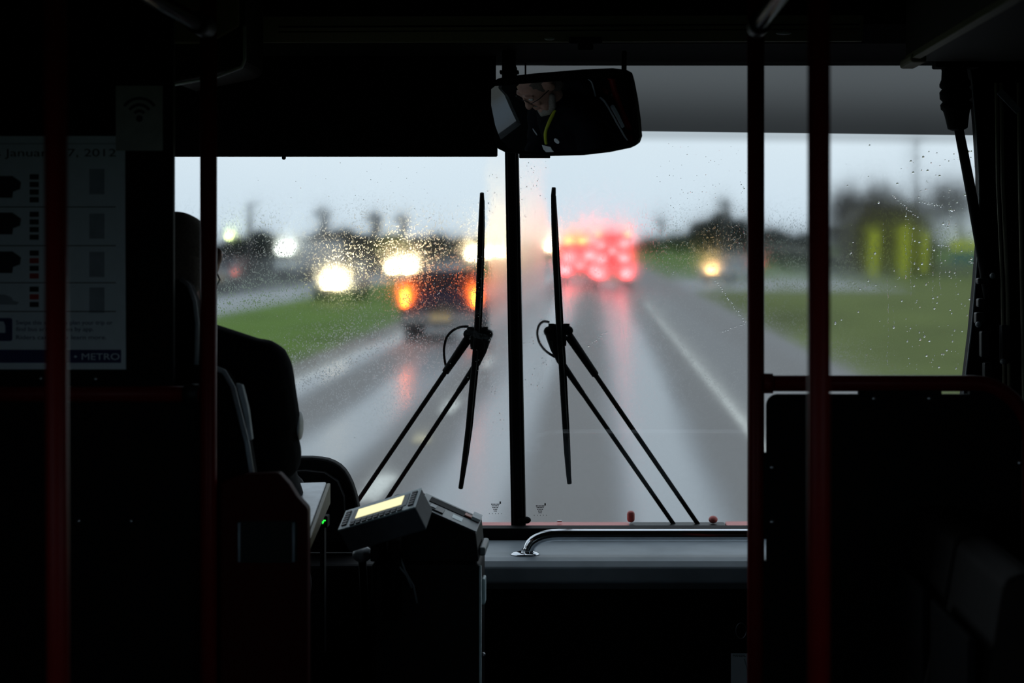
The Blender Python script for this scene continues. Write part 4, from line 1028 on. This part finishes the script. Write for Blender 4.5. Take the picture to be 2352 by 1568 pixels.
# --- trees
def tree(x, y, h, w, m, seed, lab, grp, bare=False, n=420):
    rg_ = random.Random(seed); t = empty('bare_tree' if bare else 'leafy_tree', (x, y, ROAD - .05), lab, 'tree', grp)
    base = Vector((x, y, ROAD - .05)); tk = MB()
    tk.tube([base, base + Vector((.1, 0, h * .45)), base + Vector((0, 0, h * .9))], [h * .030, h * .02, h * .006], 8)
    tips = []
    for i in range(22 if bare else 9):
        z0 = h * rg_.uniform(.22, .75); an = rg_.uniform(0, 6.28); ln = w * rg_.uniform(.28, .5) * (1.15 - z0 / h * .5)
        a = base + Vector((0, 0, z0)); b = a + Vector((math.cos(an) * ln, math.sin(an) * ln, ln * rg_.uniform(.45, 1.0)))
        tk.tube([a, a.lerp(b, .5) + Vector((0, 0, .05 * h)), b], [h * .012, h * .007, h * .003], 5); tips.append(b)
    tk.build('trunk', 'bark' if not bare else 'bare', t, smooth=True)
    cr = MB()
    for i in range(n):
        if bare:
            b = rg_.choice(tips); c = b + Vector((rg_.gauss(0, w * .13), rg_.gauss(0, w * .13), rg_.gauss(0, h * .09)))
            d = Vector((rg_.gauss(0, 1), rg_.gauss(0, 1), rg_.gauss(.5, 1))).normalized() * h * .09; s_ = Vector((rg_.gauss(0, 1), rg_.gauss(0, 1), rg_.gauss(0, 1))).normalized() * h * .0045
            cr.add([c - d - s_, c + d - s_, c + d + s_, c - d + s_], [(0, 1, 2, 3)])
        else:
            while True:
                q = Vector((rg_.uniform(-1, 1), rg_.uniform(-1, 1), rg_.uniform(-1, 1)))
                if q.length < 1: break
            c = base + Vector((q.x * w / 2, q.y * w / 2, h * .60 + q.z * h * .40)); s_ = h * .07
            u = Vector((rg_.gauss(0, 1), rg_.gauss(0, 1), rg_.gauss(0, 1))).normalized(); v = u.orthogonal().normalized()
            cr.add([c - u * s_ - v * s_, c + u * s_ - v * s_, c + u * s_ + v * s_, c - u * s_ + v * s_], [(0, 1, 2, 3)])
    cr.build('twigs' if bare else 'foliage', m, t)
    return t
def tpx(px, ytop, D, wpx, **k):
    x = (px - VX) / F * D; h = EYE + (VY - ytop) / F * D - ROAD; return x, D, h, wpx / F * D
GT = 'trees along the left horizon'
lt = [(505, 560, 190, 60), (545, 546, 200, 70), (596, 532, 200, 80), (640, 548, 210, 60), (694, 545, 220, 70), (742, 532, 220, 80), (790, 528, 220, 80), (838, 540, 230, 60), (875, 545, 230, 60), (1000, 540, 200, 80), (1050, 548, 230, 80), (1105, 545, 260, 70)]
names_l = ['low dark tree standing just right of the pole behind the driver', 'low dark tree under the utility pole at far left', 'rounded dark tree right of the utility pole at far left', 'low dark tree above the white van',
           'dark tree right of the white van', 'dark tree under the second utility pole', 'tallest dark tree between the second and third utility poles', 'dark tree just left of the third utility pole',
           'dark tree just right of the third utility pole', 'dark tree above the navy car roof', 'dark tree between the navy car roof and the left wiper blade', 'dark tree right behind the left wiper blade']
for i, q in enumerate(lt):
    q = (q[0], q[1], q[2] + (0, 14)[i % 2], q[3]); x, y, h, w = tpx(*q); tree(x, y, h, w, 'leaf', 10 + i, names_l[i], GT)
x, y, h, w = tpx(905, 540, 150, 90); tree(x, y, h, w, 'leafy', 40, 'yellow-green bushy tree above the brightest oncoming headlights', 'roadside bushes', n=500)
x, y, h, w = tpx(958, 546, 150, 70); tree(x, y, h, w, 'leaf', 41, 'dark bushy tree between the yellow-green tree and the navy car', 'roadside bushes', n=400)
GR = 'trees on the right horizon'
for i, q in enumerate([(1500, 548, 320, 80), (1560, 540, 300, 80), (1615, 510, 260, 70), (1660, 492, 250, 80), (1705, 508, 250, 80), (1780, 528, 240, 90), (1850, 538, 222, 80)]):
    x, y, h, w = tpx(*q)
    tree(x, y, h, w, 'leaf', 60 + i, ['faint low tree at the far end of the road verge', 'second faint tree from the road on the right horizon', 'dark tree left of the right-hand utility pole', 'tall dark tree at the right-hand utility pole',
         'dark tree hidden partly by the red panel pole', 'dark tree between the two red poles, left one', 'dark tree between the two red poles, right one'][i], GR)
GB = 'large bare trees on the right'
for i, q in enumerate([(1938, 510, 176, 110), (1988, 432, 152, 150), (2055, 478, 166, 150), (2130, 470, 146, 170), (2208, 415, 172, 180)]):
    x, y, h, w = tpx(*q)
    tree(x, y, h, w, 'bare', 80 + i, ['smallest bare tree right of the nearer red pole', 'bare tree behind the leftmost yellow-green panel', 'bare tree behind the middle yellow-green panel', 'bare tree behind the rightmost yellow-green panel',
         'tallest bare tree at the right edge of the windshield'][i], GB, bare=True, n=(1300, 1500, 1300, 1000, 700)[i])

# --- utility poles and towers
for i, (px, yt, D, wd, lab) in enumerate([(572, 470, 150, .42, 'utility pole at far left beyond the oncoming road'), (737, 478, 170, .40, 'second utility pole from the left on the horizon'), (858, 488, 170, .55, 'third utility pole from the left, above the dark trees'),
                              (921, 492, 190, .35, 'thin utility pole above the yellow-green tree'), (1665, 458, 220, .55, 'utility pole rising from the trees left of the red panel pole'), (1517, 500, 260, .35, 'faint thin utility pole far along the right verge'), (2106, 322, 150, .40, 'tall lamp post rising above the bare trees at right')]):
    x = (px - VX) / F * D; z = EYE + (VY - yt) / F * D
    u = empty('utility_pole', (x, D, ROAD - .04), lab, 'utility pole', 'utility poles')
    MB().tube([(x, D, ROAD - .04), (x, D, z)], [wd / 2, wd / 2.4], 10).build('post', 'polew', u, smooth=True)
    if i not in (0, 6):
        MB().box((x, D, z - .6), (1.5, .14, .5)).build('crossarm', 'polew', u); MB().ell((x + .35, D - .2, z - 1.4), (.32, .3, .55)).build('transformer', 'polew', u, smooth=True)
    else:
        MB().tube([(x, D, z - .1), (x + .9, D, z + .1)], .05, 6).build('lamp_arm', 'polew', u)
# street lamp with greenish light
x = P(525, 545, 120).x; z = P(525, 545, 120).z
sl = empty('street_lamp', (x, 120, ROAD - .04), 'street lamp glowing yellow-green beside the driver head', 'street lamp')
MB().tube([(x - .6, 120, ROAD - .04), (x - .6, 120, z + .3), (x, 120, z + .16)], .06, 8).build('post', 'polew', sl); MB().ell((x, 120, z), (.13, .13, .11)).build('lamp', 'street', sl, smooth=True)

# --- vehicles
def vehicle(name, kind, x, y, rz, paint, lab, cat, width=1.8, head=None, tail=None, hs=(.16, .10), ts=(.11, .30), grp=None, headsep=None, hz=.68, tz=.85):
    v = empty(name, (0, 0, 0), lab, cat, grp)
    hw = width / 2
    P_ = {'suv': [(2.3, .35), (2.35, .75), (2.1, .98), (1.25, 1.08), (.55, 1.62), (-1.9, 1.66), (-2.2, 1.1), (-2.3, .95), (-2.32, .35)],
          'sedan': [(2.25, .3), (2.3, .62), (2.0, .82), (1.1, .92), (.35, 1.40), (-1.0, 1.42), (-1.7, .98), (-2.2, .92), (-2.28, .35)],
          'van': [(2.6, .4), (2.65, .9), (2.3, 1.15), (1.6, 2.1), (1.3, 2.25), (-2.6, 2.3), (-2.65, .4)],
          'truck': [(3.4, .5), (3.45, 1.2), (3.2, 2.3), (2.2, 2.45), (2.2, 2.6), (-3.3, 2.75), (-3.35, .7), (2.0, .6)]}[kind]
    belt = {'suv': 1.08, 'sedan': .90, 'van': 1.15, 'truck': 1.2}[kind]; top = max(p[1] for p in P_)
    def X(z): return hw * (1 - (.14 if kind in ('suv', 'sedan') else .05) * max(0, (z - belt)) / (top - belt + 1e-6))
    mb = MB(); n = len(P_)
    mb.v = [Vector((-X(z), yy, z)) for yy, z in P_] + [Vector((X(z), yy, z)) for yy, z in P_]
    mb.f = [tuple(range(n)), tuple(range(2 * n - 1, n - 1, -1))] + [(i, i + n, (i + 1) % n + n, (i + 1) % n) for i in range(n)]
    WL[v.name] = Vector((0, 0, 0)); vb = mb.build('body', paint, v, bevel=.07, seg=3)
    wy = {'suv': 1.4, 'sedan': 1.35, 'van': 1.6, 'truck': 2.2}[kind]; wr = .36 if kind != 'truck' else .48
    for sx in (-1, 1):
        for sy in (-1, 1):
            wl = MB().lathe((sx * (hw - .10), sy * wy, wr), (sx, 0, 0), [(wr, -.12), (wr, .10), (wr * .6, .12), (wr * .55, .08)], 20).build('wheel', 'tyre', v, smooth=True)
    # windows
    if kind in ('suv', 'sedan'):
        r0 = P_[5]; r1 = P_[6]
        a, b = Vector((0, r0[0], r0[1])), Vector((0, r1[0], r1[1])); nn_ = Vector((0, -(b.z - a.z) * -1, 0)); q0, q1 = a.lerp(b, .14), a.lerp(b, .88)
        off_ = Vector((0, -.02, .01))
        MB().prism([q0 + off_ + Vector((-X(q0.z) + .12, 0, 0)), q0 + off_ + Vector((X(q0.z) - .12, 0, 0)), q1 + off_ + Vector((X(q1.z) - .10, 0, 0)), q1 + off_ + Vector((-X(q1.z) + .10, 0, 0))], (0, .03, 0)).build('rear_window', 'cglass', v)
        a, b = Vector((0, P_[3][0], P_[3][1])), Vector((0, P_[4][0], P_[4][1])); q0, q1 = a.lerp(b, .1), a.lerp(b, .9); off_ = Vector((0, .01, .015))
        MB().prism([q0 + off_ + Vector((-X(q0.z) + .1, 0, 0)), q0 + off_ + Vector((X(q0.z) - .1, 0, 0)), q1 + off_ + Vector((X(q1.z) - .12, 0, 0)), q1 + off_ + Vector((-X(q1.z) + .12, 0, 0))], (0, -.03, 0)).build('windscreen', 'cglass', v)
        for s in (-1, 1):
            zt_, zb_ = top - .14, belt + .05
            MB().prism([(s * (X(zb_) + .004), .85, zb_), (s * (X(zt_) + .004), .40, zt_), (s * (X(zt_) + .004), -1.2 if kind == 'suv' else -.9, zt_), (s * (X(zb_) + .004), -1.7 if kind == 'suv' else -1.35, zb_)], (-s * .03, 0, 0)).build('side_window', 'cglass', v)
    else:
        yr = -2.66 if kind == 'van' else -3.36
        MB().box2((-hw * .8, yr - .02, 1.2), (hw * .8, yr + .02, top - .3)).build('rear_door', paint, v, bevel=.02)
        if kind == 'van': MB().box2((-hw * .72, yr - .035, 1.35), (hw * .72, yr - .015, top - .5)).build('rear_window', 'cglass', v)
        a, b = (Vector((0, 2.3, 1.18)), Vector((0, 1.62, 2.05))) if kind == 'van' else (Vector((0, 3.42, 1.3)), Vector((0, 3.22, 2.2)))
        MB().prism([a + Vector((-hw * .85, .03, 0)), a + Vector((hw * .85, .03, 0)), b + Vector((hw * .8, .03, 0)), b + Vector((-hw * .8, .03, 0))], (0, -.03, .0)).build('windscreen', 'cglass', v)
    yb = min(p[0] for p in P_); yf = max(p[0] for p in P_)
    rb_ = MB().box2((-hw + .04, yb - .10, .42), (hw - .04, yb + .06, .66)).build('bumper', 'bumper', v, bevel=.03)
    MB().box2((-.24, yb - .125, .49), (.24, yb - .10, .66)).build('number_plate', 'plate', rb_)
    MB().box2((-hw + .04, yf - .06, .38), (hw - .04, yf + .08, .60)).build('bumper', 'bumper', v, bevel=.03)
    hx = headsep / 2 if headsep else hw - .28
    for s in (-1, 1):
        MB().ell((s * hx, yf + .03, hz), (hs[0], .05, hs[1])).build('headlight', head or 'whitec', v, smooth=True)
        MB().box((s * (hw - ts[0] / 2 - .03), yb - .03, tz), (ts[0], .08, ts[1])).build('tail_light', tail or 'redbody', v, bevel=.02)
    v.location = (x, y, ROAD); v.rotation_euler = (0, 0, R(rz))
    return v
D = 45.0
vehicle('car', 'suv', (1011 - VX) / F * D, D + 2.3, 0, 'navyc', 'dark navy car ahead in the left lane with orange tail lights', 'car', width=1.82, tail='tail', ts=(.13, .34), tz=1.02)
D = 94.0
tk_ = vehicle('red_truck', 'truck', (1408 - VX) / F * D, D + 3.3, 0, 'redc', 'red truck with glowing lights far ahead in our lane', 'truck', width=1.75, tail='tailr', ts=(.42, .42), tz=.72)
for (sx, zz, m_, r_) in ((-.55, 1.5, 'tailr', .20), (.5, 1.55, 'tailr', .22), (-.6, 2.2, 'tailr', .18), (.55, 2.25, 'tailr', .20), (0, 1.9, 'tailr', .16), (.70, 2.72, 'amber', .11), (-.70, 2.72, 'amber', .11)):
    MB().box((sx, -3.42, zz), (r_ * 2, .06, r_ * .9)).build('marker_light', m_, tk_)
D = 104.0
t2 = vehicle('red_truck', 'truck', (1333 - VX) / F * D, D + 3.3, 0, 'redc', 'red truck with glowing lights far ahead in the left lane', 'truck', width=2.0, tail='tailr', ts=(.40, .36), tz=.80)
for (sx, zz, m_, r_) in ((-.6, 1.5, 'tailr', .25), (.5, 1.6, 'tailr', .25), (-.6, 2.4, 'amber', .25), (.1, 2.4, 'amber', .22), (.6, 2.45, 'tailr', .20), (0, 1.1, 'tailr', .2)):
    MB().box((sx, -3.42, zz), (r_ * 2, .06, r_ * .9)).build('marker_light', m_, t2)
GO = 'oncoming vehicles with headlights on'
def onc(px, py, D, lab, head='head', kind='sedan', paint='greyc', sep=.62, hs=(.17, .13), rz=180, name='car'):
    x = (px - VX) / F * D; hzv = EYE - (py - VY) / F * D - ROAD
    f_ = {'sedan': 2.3, 'suv': 2.35, 'van': 2.65}[kind]
    return vehicle(name, kind, x + f_ * math.sin(R(rz)), D - f_ * math.cos(R(rz)), rz, paint, lab, 'car' if name == 'car' else 'van', head=head, headsep=sep, hz=max(.5, hzv), hs=hs, grp=GO)
onc(765, 656, 76, 'oncoming car on the far carriageway, lowest and nearest headlights', sep=.42, hs=(.16, .17))
onc(920, 620, 118, 'oncoming car with the brightest wide headlights above the navy car', sep=.95, hs=(.30, .20))
onc(1087, 590, 190, 'oncoming car with headlights just left of the left wiper blade', sep=.60, hs=(.24, .20), kind='suv')
onc(1137, 585, 230, 'oncoming car with headlights between the left wiper and the divider', sep=1.3, hs=(.36, .30), kind='suv')
onc(1259, 570, 300, 'oncoming car with a small bright light left of the right wiper blade', sep=.30, hs=(.26, .24), kind='suv')
onc(653, 575, 120, 'white van with square bright headlights under the left horizon trees', head='headw', kind='van', paint='whitec', sep=.50, hs=(.34, .30), rz=155, name='van')
x = (480 - VX) / F * 95; dcar = vehicle('car', 'sedan', x, 97.5, 10, 'greyc', 'dim grey car with pinkish tail light right of the pole behind the driver', 'car', tail='taild', ts=(.22, .22))
vehicle('car', 'sedan', (1637 - VX) / F * 112 + 1.09, 114, 151, 'whitec', 'pale car with one amber headlight on the side road at right', 'car', head='heada', hs=(.17, .15), tail='tailr', headsep=.3, hz=.72)

# --- buildings on the right
bd_ = empty('brown_building', P(2070, 640, 126), 'dark brown building with yellow-green upright panels at right', 'building')
B0 = 126.0
MB().prism([P(1965, 645, B0), P(2155, 645, B0), P(2155, 560, B0), P(2120, 500, B0), P(2060, 470, B0), P(1990, 478, B0), P(1965, 520, B0)], (0, 8, 0)).build('wall', 'bldg', bd_)
for (xa, xb, ya, yb_) in ((1996, 2024, 533, 642), (2066, 2094, 524, 640), (2116, 2136, 535, 630)):
    MB().pxprism([(xa, yb_), (xb - 3, yb_), (xb, ya), (xa + 5, ya)], B0 - .35, B0 - .02).build('yellow_panel', 'lime', bd_)
sg = empty('roadside_sign', P(2230, 640, 118), 'yellow over teal roadside sign at the right windshield edge', 'sign')
MB().pxprism([(2186, 555), (2300, 555), (2300, 583), (2186, 583)], 118, 118.3).build('yellow_board', 'lime', sg)
MB().pxprism([(2186, 584), (2300, 584), (2300, 612), (2186, 612)], 118, 118.3).build('teal_board', 'teal', sg)
MB().box2(tuple(P(2225, 612, 118.1)), (P(2233, 0, 118).x, 118.2, ROAD - .02)).build('post', 'polew', sg)
